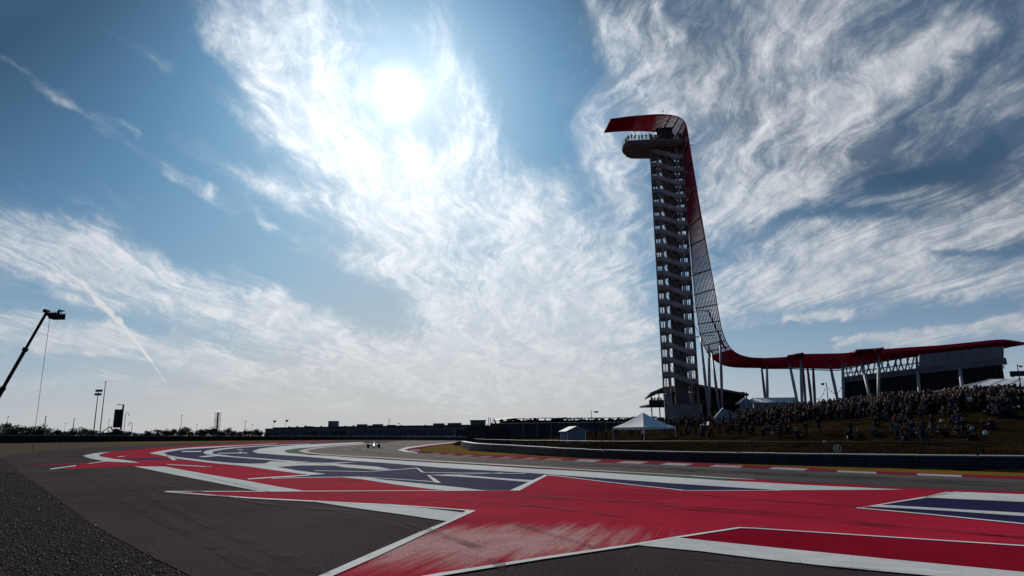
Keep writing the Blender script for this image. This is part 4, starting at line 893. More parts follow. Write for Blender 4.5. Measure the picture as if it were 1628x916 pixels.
# tensile canopy with its sunlit edge painted as a white strip, at the foot of the splayed columns
def sail():
    A = at(1149.5, 649, 118); B = at(1136, 664, 116); C = at(1196, 668, 118); D = at(1170, 660, 128); gz = hill(A.x, A.y)
    T = thing('sail_canopy', 'peaked tensile canopy with one sunlit edge painted white at the foot of the tower columns', 'canopy', (A.x, A.y, gz))
    mb = MB(); mb.add([A, B, C, D], [(0, 1, 2), (0, 2, 3), (0, 3, 1)]); mb.build('roof_panel', GFAB, T)
    mb = MB(); mb.prism([A+Vector((0, 0, .1)), A+Vector((.3, 0, -.35)), B+Vector((.3, 0, -.3)), B], (0, .3, .0)); mb.build('sunlit_edge_strip', WFAB, T)  # white fabric strip paints the sunlight along this edge
    E, F, H = at(1113.4, 677, 110), at(1128, 670.5, 112), at(1127, 676, 109)
    mb = MB(); mb.prism([E, H, F], (0, .2, .08)); mb.build('roof_panel', WFAB, T)
    mb = MB(); mb.tube([A, (A.x, A.y, gz)], .08, 6); mb.tube([B, (B.x, B.y, gz)], .06, 6); mb.tube([C, (C.x, C.y, gz)], .06, 6); mb.tube([E, (E.x, E.y, gz-1)], .05, 6); mb.build('mast', WHITEP, T)
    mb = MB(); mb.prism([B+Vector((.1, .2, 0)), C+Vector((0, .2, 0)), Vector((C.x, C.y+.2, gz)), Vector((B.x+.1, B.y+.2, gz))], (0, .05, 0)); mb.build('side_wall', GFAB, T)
sail()

# ------------------------------------------------------------------ trackside barrier and fence (right)
def barrier():
    O = RAIL[3]; T = thing('trackside_barrier', 'long dark stacked trackside barrier with a pale top cap below the grass hill', 'barrier', (O.x, O.y, 0))
    pts = catmull(RAIL, 10); L = sum((b-a).length for a, b in zip(pts, pts[1:])); n = int(L/2.6); P = resample(pts, n+1)
    hts = lambda x: 0.66 if x > 6 else 0.66+(6-x)*.018
    capm = mat('barrier_cap', (0.55, 0.55, 0.56), .45, .2, 2); belt = mat('conveyor_belt_face', (0.035, 0.032, 0.045), .5, .3, 1.5)
    for i in range(n):
        a, b = P[i], P[i+1]; d = (b-a).normalized(); nrm = Vector((-d.y, d.x, 0)); 
        if (a.x*nrm.x+a.y*nrm.y) < 0: nrm = -nrm
        a_, b_ = a+d*.03, b-d*.03; h = hts(a.x)
        mb = MB()
        for r_ in range(4):                       # four stacked rows, each rounded forward
            z0, z1 = h*r_/4+.012, h*(r_+1)/4-.012; zm = (z0+z1)/2; f = -.05
            prof = [(0, z0), (f, z0+.03), (f, z1-.03), (0, z1)]
            vs = [a_+nrm*q+Vector((0, 0, z)) for q, z in prof]+[b_+nrm*q+Vector((0, 0, z)) for q, z in prof]
            mb.add(vs, [(0, 4, 5, 1), (1, 5, 6, 2), (2, 6, 7, 3)])
        mb.prism([a_+nrm*.02, b_+nrm*.02, b_+nrm*.6, a_+nrm*.6], (0, 0, h-.01)); mb.build('barrier_block', belt, T)
        mb = MB(); e = Vector((0, 0, h)); q = rng.uniform(-.012, .012)
        mb.prism([a_+nrm*(-.05)+e, b_-d*.05+nrm*(-.05)+e, b_-d*.05+nrm*.62+e, a_+nrm*.62+e], (0, 0, .05+q)); mb.build('cap', capm, T)
    return P
BP = barrier()
def fence():
    O = at(1100, 705, 55); T = thing('spectator_fence', 'low wire fence on dark posts at the foot of the grass hill', 'fence', (O.x, O.y, 0.2))
    off = []
    for a, b in zip(BP, BP[1:]):
        d = (b-a).normalized(); nrm = Vector((-d.y, d.x, 0)); nrm = nrm if (a.x*nrm.x+a.y*nrm.y) > 0 else -nrm; off.append(a+nrm*1.9)
    for i, p in enumerate(off):
        g = hill(p.x, p.y); h = 1.35
        mb = MB(); mb.tube([(p.x, p.y, g-.05), (p.x, p.y, g+h)], .04, 6); mb.build('post', DARK, T)
    top = [Vector((p.x, p.y, hill(p.x, p.y)+1.33)) for p in off]
    mb = MB(); mb.tube(top, .028, 5); mb.build('top_rail', DARK, T)
    for k in range(6):
        mb = MB(); mb.tube([p-Vector((0, 0, .2+.2*k)) for p in top], .006, 3); mb.build('wire', DARK, T)
fence()
def round_sign():
    p = at(1331, 713, 39.2); T = thing('round_sign', 'small round sign with the letter R inside a ring, hung on the hill fence', 'sign', p)
    mb = MB(); ring = []; r = .19
    pts = [p+Vector((r*math.cos(t*math.pi/12), -.03, r*math.sin(t*math.pi/12))) for t in range(25)]
    mb.tube(pts, .022, 5, caps=False); mb.build('ring', WHITEP, T)
    cu = bpy.data.curves.new('letter', 'FONT'); cu.body = 'R'; cu.size = .34; cu.extrude = .006; cu.align_x = 'CENTER'; cu.align_y = 'CENTER'
    o = bpy.data.objects.new('letter_tmp', cu); COL.objects.link(o); dg = bpy.context.evaluated_depsgraph_get(); me = bpy.data.meshes.new_from_object(o.evaluated_get(dg)); bpy.data.objects.remove(o)
    me.materials.clear(); me.materials.append(WHITEP); lo = link_mesh('letter', me, T, (0, -.03, 0), (math.pi/2, 0, 0))
    mb = MB(); mb.lathe([(.2, -.004), (.2, .004)], (0, 0, 0), 20); me = mb.mesh('backing', mat('sign_backing', (.03, .03, .03), .7)); link_mesh('backing', me, T, (0, -.01, 0), (math.pi/2, 0, 0))
round_sign()

# ------------------------------------------------------------------ distant buildings
def pit_building():
    O = at(570, 694, 400); T = thing('paddock_building', 'long low grey paddock building with rooftop plant boxes behind the far wall', 'building', (O.x, O.y, 0))
    H = lambda x, y: at(x, y, 400).z
    segs = [(422, 434, 682.3), (434, 462, 680.3), (462, 523, 679.6), (523, 537, 679.3), (537, 600, 678.4), (600, 660, 677.6), (660, 700, 677.2), (700, 745, 676.4)]
    wall = WALLG
    for i, (x0, x1, y) in enumerate(segs):
        a, b = at(x0, 694, 400).x, at(x1, 694, 400).x; h = H((x0+x1)/2, y)
        mb = MB(); mb.box(((a+b)/2, 407, h/2), (b-a, 14, h)); mb.build('wall', wall, T)
        mb = MB(); mb.box(((a+b)/2, 406.6, h+.15), (b-a+.6, 16, .3)); mb.build('roof', DARK, T)
        n = max(2, int((b-a)/5.5)); w = (b-a)/n
        for k in range(n):
            mb = MB(); mb.box((a+(k+.5)*w, 399.85, h*.40), (w*.78, .2, h*.55)); mb.build('bay_door', mat('bay_shutter', (.08, .075, .085), .5, .3, .3) if (i*7+k*3) % 4 else GLASS, T)
            if k % 2 == 0: mb = MB(); mb.box((a+k*w, 399.7, h/2), (.35, .4, h)); mb.build('pilaster', WALLG, T)
    for (x0, x1, y, yb) in ((523, 536.6, 670, 680), (568, 582.5, 675.2, 679), (593, 607.5, 675, 679), (586, 593, 677, 679), (616, 628, 676.2, 679), (689, 706, 673.8, 678), (487, 493, 678.2, 680), (712, 733, 673.2, 677)):
        a, b = at(x0, y, 403).x, at(x1, y, 403).x; z0, z1 = at(x0, yb, 403).z, at(x0, y, 403).z
        mb = MB(); mb.box(((a+b)/2, 404, (z0+z1)/2), (b-a, 5, z1-z0+.4)); mb.build('roof_box', WALLG, T)
    for i in range(22):
        x = 460+i*12.7; p = at(x, 678.6-(x-460)*.006, 401); mb = MB(); mb.box((p.x, p.y, p.z), (.9, .5, .5+.4*(i % 3))); mb.build('roof_vent', DARK, T)
pit_building()
def grandstand():
    O = at(880, 700, 240); T = thing('covered_grandstand', 'long dark roofed grandstand with light glinting through its upper rows behind the mesh fence', 'grandstand', (O.x, O.y, 0))
    pr = [(779, 674), (786, 668), (804, 665.8), (817, 664.8), (860, 664.2), (900, 664.4), (950, 664.3), (1000, 664), (1060, 664)]
    top = [at(x, y, 240) for x, y in pr]; D = Vector((0, 14, .5))
    for a, b in zip(top, top[1:]): mb = MB(); mb.prism([a, b, b+D, a+D], (0, 0, -.22)); mb.build('roof', mat('grandstand_roof', (.5, .5, .52), .35, .1, .5), T)
    x0, x1 = top[0].x, top[-1].x; z_ = at(880, 672, 240).z
    # the wall stops short of the roof, leaving a slot of daylight broken by seats and struts
    mb = MB(); mb.box(((x0+x1)/2, 244, z_/2), (x1-x0, 6, z_)); mb.build('wall', mat('stand_wall', (.06, .05, .06), .8, .3, .2), T)
    mb = MB(); mb.box(((x0+x1)/2+2, 243.0, z_+.45), (x1-x0-3, .3, .8)); mb.build('seating_rail', BLACK, T)
    n = 46
    for i in range(n):
        x = x0+2+(x1-x0-3)*i/n; mb = MB(); mb.beam((x, 241.5, z_), (x+(.9 if i % 2 else -.7), 241.5, top[4].z-.25), .28 if i % 3 else .5); mb.build('roof_strut', BLACK, T)
    for i in range(12):
        x = x0+2+(x1-x0-4)*i/12; mb = MB(); mb.box((x, 240.8, z_/2), (.5, .5, z_)); mb.build('pier', WALLG, T)
    rr = random.Random(8); mb = MB()
    for i in range(60):
        x = rr.uniform(x0+3, x1-2); w = rr.uniform(.5, 2.2); mb.box((x, 241.7, z_+rr.uniform(.7, 1.5)), (w, .1, rr.uniform(.3, .8)))
    mb.build('banner_strip', BLACK, T)
grandstand()
def cabin():
    T = at(759, 690, 150); t = thing('flat_roofed_cabin', 'flat roofed dark cabin rising above the left end of the mesh fence', 'cabin', (T.x, T.y, 0))
    a, b = at(747.7, 669, 150), at(771, 669, 150); mb = MB(); mb.box(((a.x+b.x)/2, 152, a.z/2), (b.x-a.x, 4, a.z)); mb.build('wall', WALLG, t)
    mb = MB(); mb.box(((a.x+b.x)/2, 151.9, a.z+.07), (b.x-a.x+.3, 4.5, .14)); mb.build('roof', DARK, t)
    for k in (-1, 1): mb = MB(); mb.box(((a.x+b.x)/2+k*.8, 149.95, a.z-1.1), (.9, .12, .7)); mb.build('window', GLASS, t)
    mb = MB(); p = at(776.5, 668, 150); mb.tube([(p.x, 151, 0), (p.x, 151, p.z+.5)], .07, 5); mb.tube([(p.x+.4, 151, 0), (p.x+.4, 151, p.z+.5)], .07, 5); mb.beam((p.x, 151, p.z+.5), (p.x+.4, 151, p.z+.5), .08); mb.build('vent_pipe', DARK, t)
cabin()
# tall dark debris fence with screens left of the tents
def debris_fence():
    p0, p1 = at(743, 702, 112), at(985, 708, 80); T = thing('debris_fence', 'tall dark screened debris fence behind the bend of the barrier', 'fence', (p0.x, p0.y, 0)); n = 17
    for i in range(n):
        a, b = p0.lerp(p1, i/n), p0.lerp(p1, (i+1)/n); za = at(743, 676.5, 112).z if i < 6 else 0
        h = 3.4-.03*i if i < 6 else 2.7-.07*(i-6)
        g0, g1 = hill(a.x, a.y), hill(b.x, b.y)
        mb = MB(); mb.tube([(a.x, a.y, g0-.1), (a.x, a.y, g0+h+.15)], .055, 6); mb.build('post', BLACK, T)
        if i < 6:
            mb = MB(); mb.prism([Vector((a.x, a.y, .35)), Vector((b.x, b.y, .35)), Vector((b.x, b.y, h)), Vector((a.x, a.y, h))], (0, .05, 0)); mb.build('screen_panel', mat('shade_screen', (.022, .018, .024), .9, .3, 1), T)
        else:
            mb = MB()
            for k in range(10): mb.tube([(a.x, a.y, g0+.25+k*h/10), (b.x, b.y, g1+.25+k*h/10)], .02, 3)
            for k in range(9): q = a.lerp(b, k/9); mb.tube([(q.x, q.y, g0+.2), (q.x, q.y, g0+h)], .016, 3)
            mb.build('mesh_panel', BLACK, T)
debris_fence()

# far wall along the outside of the corner
def far_wall():
    P = [(-120, 707.0, 150), (0, 705.1, 185), (100, 703.6, 210), (200, 702.4, 225), (300, 701.4, 236), (440, 700.2, 250), (560, 699.6, 258), (640, 699.6, 258), (745, 700.5, 250)]
    base = [G(x, y, 0) for x, y, _ in P]; tops = [692.0, 692.0, 692.3, 692.6, 692.9, 693.2, 693.2, 693.3, 693.8]
    T = thing('trackside_wall', 'long black tyre and guardrail wall along the outside of the far corner', 'barrier', (base[3].x, base[3].y, 0))
    n = 0; capm = mat('wall_cap', (.35, .34, .36), .5, .3, 1)
    for i in range(len(base)-1):
        a, b = base[i], base[i+1]; ha, hb = at(P[i][0], tops[i], a.y).z, at(P[i+1][0], tops[i+1], b.y).z; m_ = max(1, int((b-a).length/9))
        for k in range(m_):
            A, B = a.lerp(b, k/m_), a.lerp(b, (k+.985)/m_); h0, h1 = ha+(hb-ha)*k/m_, ha+(hb-ha)*(k+1)/m_
            mb = MB(); mb.prism([A, B, B+Vector((0, 0, h1-.2)), A+Vector((0, 0, h0-.2))], (0, .8, 0)); mb.beam(A+Vector((0, -.08, h0*.33)), B+Vector((0, -.08, h1*.33)), .12, .3); mb.beam(A+Vector((0, -.08, h0*.66)), B+Vector((0, -.08, h1*.66)), .12, .3)
            mb.build('wall_section', BLACK, T)
            mb = MB(); mb.prism([A+Vector((0, -.1, h0-.2)), B+Vector((0, -.1, h1-.2)), B+Vector((0, .9, h1-.2)), A+Vector((0, .9, h0-.2))], (0, 0, .16)); mb.build('cap', capm, T)
            n += 1
far_wall()
def marker_board():
    p = G(91, 703.8, 0); T = thing('marker_board', 'narrow orange marker board standing against the black far wall', 'marker', (p.x, p.y-1, 0))
    mb = MB(); h = 2.0; mb.box((p.x, p.y-1, h/2+.2), (.5, .12, h)); mb.build('board', mat('dull_orange_board', (.22, .09, .03), .7, .2, 3), T)
    mb = MB(); mb.box((p.x, p.y-.9, .2), (.1, .1, .4)); mb.build('post', DARK, T)
marker_board()

# ------------------------------------------------------------------ trees
def make_crown(seed, h=6.5, w=4.6, n=620):
    r = random.Random(seed); mb = MB(); lobes = []
    for i in range(9):
        a = r.uniform(0, 6.28); rr = r.uniform(.1, .36)*w; lobes.append((Vector((math.cos(a)*rr, math.sin(a)*rr, h*r.uniform(.38, .82))), r.uniform(.16, .3)*w))
    for i in range(n):
        c, R_ = r.choice(lobes); d = Vector((r.gauss(0, 1), r.gauss(0, 1), r.gauss(0, .75))).normalized()*R_*r.uniform(.45, 1.12)
        p = c+d; s = r.uniform(.14, .36); a = Vector((r.gauss(0, 1), r.gauss(0, 1), r.gauss(0, 1))).normalized(); b = a.orthogonal().normalized()
        mb.add([p+a*s, p+b*s*.6, p-a*s, p-b*s*.6], [(0, 1, 2, 3)])
    return mb
def make_trunk(seed, h=6.5, w=4.6):
    r = random.Random(seed+50); mb = MB(); mb.tube([(0, 0, -.2), (.1, 0, h*.25), (-.05, .1, h*.5), (.1, 0, h*.8)], [.24, .19, .12, .03], 7)
    for i in range(6):
        a = r.uniform(0, 6.28); z = h*r.uniform(.22, .5); e = Vector((math.cos(a)*w*.34, math.sin(a)*w*.34, h*r.uniform(.55, .85))); mb.tube([(0, 0, z), (e.x*.5, e.y*.5, (z+e.z)/2-.2), e], [.10, .07, .02], 5)
    return mb
TP = []
for s in range(6):
    TP.append((make_crown(s).mesh('crown', LEAF), make_trunk(s).mesh('trunk', BARK)))
def tree(px, pytop, Y, k, wf=1.0, label='dark rounded oak tree beyond the far wall'):
    p = at(px, 694, Y); h = at(px, pytop, Y).z; s = h/6.0
    o = thing('oak_tree', label, 'tree', (p.x, p.y, 0), rng.uniform(0, 6.28), 'trees beyond the far wall')
    for nm, me in zip(('crown', 'trunk'), TP[k % 6]): link_mesh(nm, me, o, scale=(s*wf, s*wf, s))
tl = [(2, 673), (14, 671), (26, 674), (40, 677), (53, 676), (66, 675), (80, 679), (95, 682), (-20, 672), (-42, 674), (118, 679), (130, 679), (140, 682), (148, 683), (172, 683), (186, 684), (200, 684), (214, 687), (236, 684), (250, 681), (262, 680), (275, 681), (289, 679), (296, 678.5), (310, 683), (322, 681), (331, 677.5), (341, 680), (352, 683), (362, 680), (370, 684), (382, 684.5), (395, 681), (406, 681), (414, 683), (424, 686), (226, 688), (108, 684), (160, 684), (180, 686), (60, 680), (20, 679)]
for i, (x, y) in enumerate(tl):
    zone = 'beneath the boom lift' if x < 40 else 'left of the floodlight mast' if x < 148 else 'near the video screen tower' if x < 232 else 'left of the scaffold tower' if x < 335 else 'between the scaffold tower and the paddock building'
    kind = 'low bushy dark tree' if y > 683 else 'rounded dark tree' if y > 678 else 'tall dark tree'
    tree(x, y+1, 430+(i*37 % 50), i, 1.25 if y > 680 else 1.0, f'{kind} {zone}')
# more of the tree belt, behind and lower, closing the gaps
r2 = random.Random(4)
for i in range(44):
    x = -60+i*11+r2.uniform(-4, 4)
    if x > 432: break
    zone = 'beneath the boom lift' if x < 40 else 'left of the floodlight mast' if x < 148 else 'near the video screen tower' if x < 232 else 'left of the scaffold tower' if x < 335 else 'between the scaffold tower and the paddock building'
    tree(x, r2.uniform(685, 689), 500+r2.uniform(0, 40), i, 1.6, f'low rear row tree {zone}')

# ------------------------------------------------------------------ poles, masts, screens
def pole_thing(name, label, cat, px, pyt, Y, r=.12, group=None):
    p = at(px, pyt, Y); o = thing(name, label, cat, (p.x, p.y, 0), 0, group)
    mb = MB(); mb.tube([(p.x, p.y, 0), (p.x, p.y, p.z*.5), (p.x, p.y, p.z)], [r, r*.8, r*.55], 6); mb.build('pole', DARK, o); return o, p
o, p = pole_thing('floodlight_mast', 'floodlight mast with two tiers of lamps at the left of the tree belt', 'light mast', 156.5, 621, 400, .34)
for dz in (0, -1.3):
    for dx in (-1.3, 0, 1.3): mb = MB(); mb.box((p.x+dx+(.4 if dz == 0 else 0), p.y, p.z+dz*1.6), (1.1, .7, 1.1)); mb.build('lamp', DARK, o)
mb = MB(); mb.beam((p.x-2, p.y, p.z-.7), (p.x+2.2, p.y, p.z-.7), .2); mb.beam((p.x-2, p.y, p.z-2.8), (p.x+1.9, p.y, p.z-2.8), .2); mb.build('crossarm', DARK, o)
o, p = pole_thing('camera_mast', 'tall thin mast with a small bracket beside the floodlight mast', 'mast', 168, 607, 400, .32)
mb = MB(); mb.box((p.x+.3, p.y, p.z), (.9, .3, .4)); mb.build('bracket', DARK, o); mb = MB(); mb.beam((p.x, p.y, p.z-1.2), (p.x+1.3, p.y, p.z-1.6), .06); mb.build('arm', DARK, o)
for i, (x, y, w, lab) in enumerate(((13, 662, .10, 'slim pole above the trees under the boom lift'), (73, 662, .22, 'short thick pole among the trees below the hoist cable'), (118, 666, .2, 'leaning thick pole between the trees and the floodlight mast'), (173.5, 667, .09, 'thin pole just left of the video screen'), (289, 660, .12, 'thin mast with a small head right of the lamp posts'), (390, 669.5, .13, 'thin mast between the scaffold tower and the paddock building'), (401, 674.5, .07, 'short thin lamp mast left of the paddock building'), (313, 676, .08, 'short pole just left of the scaffold tower'), (104, 673, .06, 'short thin aerial left of the floodlight mast'), (618.7, 666.8, .14, 'mast on the paddock building roof right of the race car'), (634, 673, .1, 'short mast with a flat head above the paddock building'))):
    o, p = pole_thing('slender_pole', lab, 'pole', x, y, 400, w*1.5)
    mb = MB(); mb.box((p.x+.15, p.y, p.z), (.7 if i != 10 else 1.5, .3, .35)); mb.build('head', DARK, o)
for (x, y, lab) in ((435, 668, 'small dark flag on a pole at the left end of the paddock building'), (454.5, 667, 'larger dark flag flying right above the paddock building roof')):
    o, p = pole_thing('flagpole', lab, 'flag', x, y, 404, .1); mb = MB()
    vs = []; 
    for k in range(6): 
        t = k/5; vs += [Vector((p.x+t*1.6, p.y+.15*math.sin(t*5), p.z-.1-.25*t)), Vector((p.x+t*1.5, p.y+.15*math.sin(t*5), p.z-1.5+.3*t))]
    mb.add(vs, [(2*k, 2*k+2, 2*k+3, 2*k+1) for k in range(5)]); mb.build('flag', BLACK, o)
for (x, y, lab) in ((200, 656.5, 'taller hooked lamp post right of the video screen'), (210.5, 671.5, 'shorter hooked lamp post with its hook to the left')):
    Y = 400; p = at(x, y, Y); o = thing('hooked_lamp_post', lab, 'lamp post', (p.x, p.y, 0)); s = 1 if x < 205 else -1; r_ = .95
    pts = [Vector((p.x, Y, 0)), Vector((p.x, Y, p.z-r_))]+[Vector((p.x+s*(r_-r_*math.cos(t*math.pi/6)), Y, p.z-r_+r_*math.sin(t*math.pi/6))) for t in range(1, 7)]+[Vector((p.x+s*2*r_, Y, p.z-r_-.5))]
    mb = MB(); mb.tube(pts, .15, 6); mb.build('post', DARK, o); mb = MB(); mb.lathe([(.05, .2), (.22, 0), (.2, -.25)], pts[-1], 8); mb.build('lamp', DARK, o)
def video_screen():
    Y = 400; P = lambda x, y: at(x, y, Y); a = P(187, 690); T = thing('video_screen', 'tall dark video screen seen from behind on a gallows frame', 'screen', (a.x, a.y, 0))
    x0, x1 = P(181.5, 665).x, P(192, 665).x; z0, z1 = P(187, 680).z, P(187, 651).z
    mb = MB(); mb.box(((x0+x1)/2, Y, (z0+z1)/2), (x1-x0, .9, z1-z0)); 
    for i in range(1, 4): mb.box(((x0+x1)/2, Y-.47, z0+(z1-z0)*i/4), (x1-x0, .06, .12))
    mb.build('screen_panel', BLACK, T)
    xp = P(194, 665).x; zt = P(194, 643).z; mb = MB(); mb.beam((xp, Y, 0), (xp, Y, zt), .7, .7); mb.build('main_post', BLACK, T)
    mb = MB(); mb.beam((P(186, 643).x, Y, zt-.2), (xp+.35, Y, zt-.2), .3, .35); mb.build('top_arm', BLACK, T)
    mb = MB(); mb.tube([(P(186, 643).x, Y, zt-.3), (P(186, 643).x, Y, z1)], .03, 4); mb.tube([(P(189.5, 643).x, Y, zt), (P(189.5, 643).x, Y, zt+1.1)], .05, 5); mb.lathe([(.02, 0), (.2, .15), (.02, .35)], (P(189.5, 643).x, Y, zt+.5), 6); mb.build('aerial', BLACK, T)
video_screen()
def scaffold():
    Y = 410; P = lambda x, y: at(x, y, Y); x0, x1 = P(341.3, 670).x, P(348.5, 670).x; zt = P(345, 656).z; T = thing('scaffold_tower', 'slender dark lattice scaffold tower above the trees', 'tower', ((x0+x1)/2, Y, 0))
    for x in (x0, x1):
        for y in (Y, Y+1.6): mb = MB(); mb.beam((x, y, 0), (x, y, zt), .16); mb.build('leg', DARK, T)
    n = 4
    for i in range(n+1):
        z = zt-(i)*zt/n; mb = MB(); mb.beam((x0, Y, z-.1), (x1, Y, z-.1), .16); mb.beam((x0, Y+1.6, z-.1), (x1, Y+1.6, z-.1), .16); mb.build('crossbar', DARK, T)
        if i < n: mb = MB(); z2 = zt-(i+1)*zt/n; mb.beam((x0, Y, z), (x1, Y, z2), .1) if i % 2 else mb.beam((x1, Y, z), (x0, Y, z2), .1); mb.build('brace', DARK, T)
    mb = MB(); mb.box(((x0+x1)/2, Y+.8, zt*.55), (.8, .6, zt*.9)); mb.build('cable_riser', BLACK, T)
scaffold()
def excavator():
    Y = 396; P = lambda x, y: at(x, y, Y); a = P(184, 690); T = thing('excavator', 'dark excavator with its arm raised to the left, among the trees by the video screen', 'excavator', (a.x, a.y, 0))
    z = P(184, 683).z; mb = MB(); mb.prism([(a.x-1.8, Y, .8), (a.x+2.6, Y, .8), (a.x+2.6, Y, z-.6), (a.x+1, Y, z), (a.x-.2, Y, z+.5), (a.x-1.6, Y, z+.4)], (0, 2.2, 0)); mb.build('cab', BLACK, T)
    mb = MB(); b = P(176, 678.5); c = P(163, 686); mb.beam((a.x-1, Y, z*.7), b, .5); mb.beam(b, c, .4); mb.build('arm', BLACK, T)
    mb = MB(); mb.prism([c, c+Vector((-.8, 0, -.9)), c+Vector((.3, 0, -1.1))], (0, 1, 0)); mb.build('bucket', BLACK, T)
    for s in (0, 1.8): mb = MB(); mb.box((a.x+.3, Y+.3+s, .45), (4.4, .5, .9)); mb.build('track', BLACK, T)
excavator()
# right hand side poles and lamps
def banner_pole(x, yt, Y, label, yb, dx=6, dz=.35):
    p = at(x, yt, Y); g = hill(p.x, p.y); o = thing('banner_pole', label, 'pole', (p.x, p.y, g)); mb = MB(); mb.tube([(p.x, p.y, g), p], [.09, .05], 6); mb.build('pole', DARK, o)
    q = at(x+dx, yt+2.2, Y); mb = MB(); mb.beam((p.x, p.y, q.z), q, .05); mb.build('arm', DARK, o); mb = MB(); s = q-Vector((p.x, p.y, q.z)); mb.box(q+s*.15+Vector((0, 0, -.12)), (abs(s.x)*.9, .12, dz)); mb.build('lamp_head', DARK, o)
banner_pole(940, 652, 150, 'lamp pole with an arm pointing right above the dark grandstand', 664, 7)
banner_pole(1313.5, 607.5, 118, 'lamp pole with an arm pointing left between the splayed columns', 630, -5)
banner_pole(1617, 579, 84, 'lamp pole with short right arm in front of the large right tent', 616, 5, .2)
def beam_sign():
    T = thing('gantry', 'dark horizontal gantry poking in at the right edge above the large tent', 'gantry', at(1640, 620, 120)); mb = MB(); mb.beam(at(1607, 594.5, 120), at(1690, 592, 120), .5, .9); mb.build('beam', DARK, T)
    for x in (1609, 1612, 1680): mb = MB(); mb.beam(at(x, 594, 120), at(x, 600 if x < 1650 else 640, 120), .15); mb.build('hanger', DARK, T)
beam_sign()
def string_lights():
    a, b = at(1294, 630, 130), at(1340, 611, 134); T = thing('string_lights', 'string of small lamps hung between the splayed columns', 'string lights', (a.x, a.y, a.z)); mb = MB(); mid = at(1313.5, 612, 118)
    P1 = [a.lerp(mid, t/8)-Vector((0, 0, 1.3*math.sin(math.pi*t/8))) for t in range(9)]; P2 = [mid.lerp(b, t/8)-Vector((0, 0, 1.6*math.sin(math.pi*t/8))) for t in range(9)]
    mb.tube(P1+P2[1:], .025, 4); mb.build('cable', DARK, T)
    for p in P1[1:-1]+P2[1:-1]: mb = MB(); mb.lathe([(.03, 0), (.09, -.1), (.05, -.22)], p, 6); mb.build('bulb', DARK, T)
string_lights()

# ------------------------------------------------------------------ boom lift with camera platform
def boom_lift():
    Y = 120; b0 = at(-46, 713, Y); T = thing('boom_lift', 'tall dark telescopic boom raised at the left edge with a camera platform at its tip', 'boom lift', (b0.x, b0.y, 0))
    tip = at(75.5, 494.5, Y); root = Vector((b0.x, Y, 1.6)); j1 = root.lerp(tip, .40); j2 = root.lerp(tip, .7)
    for (a, b, w) in ((root, j1, .62), (j1-(j1-root).normalized()*.3, j2, .46), (j2-(tip-j2).normalized()*.3, tip, .37)): mb = MB(); mb.beam(a, b, w*.8, w); mb.build('boom_section', BLACK, T)
    for j in (j1, j2): mb = MB(); d = (tip-root).normalized(); mb.beam(j-d*.4, j+d*.25, .62, .66); mb.build('boom_collar', BLACK, T)
    # hinge, basket and rails
    P = lambda x, y: at(x, y, Y)
    mb = MB(); mb.beam(tip-Vector((.1, 0, .3)), P(80, 503), .5, .5); mb.tube([tip-Vector((.3, .35, 0)), tip+Vector((-.3, .7, 0))], .35, 8); mb.build('jib', BLACK, T)
    bl, br, bt = P(81.5, 507.5), P(98.5, 507.5), P(98.5, 499)
    mb = MB(); x0, x1 = bl.x, br.x; zb, zt = bl.z, bt.z; mb.box(((x0+x1)/2, Y, zb+.06), (x1-x0, 1.6, .14)); 
    mb.prism([(x0, Y-.8, zb+.1), (x1, Y-.8, zb+.1), (x1, Y-.8, zt), (x0-.25, Y-.8, zt+.05)], (0, .05, 0)); mb.prism([(x0, Y+.75, zb+.1), (x1, Y+.75, zb+.1), (x1, Y+.75, zt), (x0-.25, Y+.75, zt+.05)], (0, .05, 0))
    mb.build('platform', BLACK, T)
    mb = MB()
    for y in (Y-.8, Y+.8):
        for z in (zt+.05, zt+.2): mb.tube([(x0-.25, y, z), (x1+.05, y, z)], .035, 5)
        for k in range(6): x = x0+(x1-x0)*k/5; mb.tube([(x, y, zb), (x, y, zt+.2)], .03, 4)
    mb.build('guard_rail', BLACK, T)
    mb = MB(); q = P(99, 503.5); mb.beam(q-Vector((.3, 0, 0)), q+Vector((.35, 0, -.12)), .08); mb.build('control_arm', BLACK, T)
    mb = MB(); mb.box((b0.x, Y, 1.0), (5.5, 2.6, 1.1)); mb.box((b0.x-.6, Y, 1.8), (3.4, 2.2, .9)); mb.build('chassis', DARK, T)
    for sx in (-1.9, 1.9):
        for sy in (-1.3, 1.3): mb = MB(); w = mb.tube([(b0.x+sx, Y+sy-.25, .6), (b0.x+sx, Y+sy+.25, .6)], .6, 14); mb.build('wheel', BLACK, T)
    # camera on its head
    K = thing('broadcast_camera', 'broadcast camera on a pedestal at the end of the raised platform', 'camera', P(97.5, 500)); c = P(97.8, 494.5)
    mb = MB(); mb.tube([P(97.6, 500), c], .05, 6); mb.build('pedestal', BLACK, K); mb = MB(); mb.box(c+Vector((-.02, 0, .02)), (.42, .22, .26)); mb.build('body', BLACK, K); mb = MB(); mb.tube([c+Vector((.2, 0, 0)), c+Vector((.5, 0, -.05))], [.09, .12], 8); mb.build('lens', BLACK, K)
    # hoist cable down to the ground
    Cb = thing('hoist_cable', 'thin cable hanging from the raised camera platform down to the ground', 'cable', (P(79, 508).x, Y, 0)); mb = MB(); t = P(79, 508); mb.tube([t, (t.x, Y, 0)], .035, 4); mb.build('cable', DARK, Cb)
    return T, P(93, 500), zb+.13
BOOM, OPP, OPZ = boom_lift()

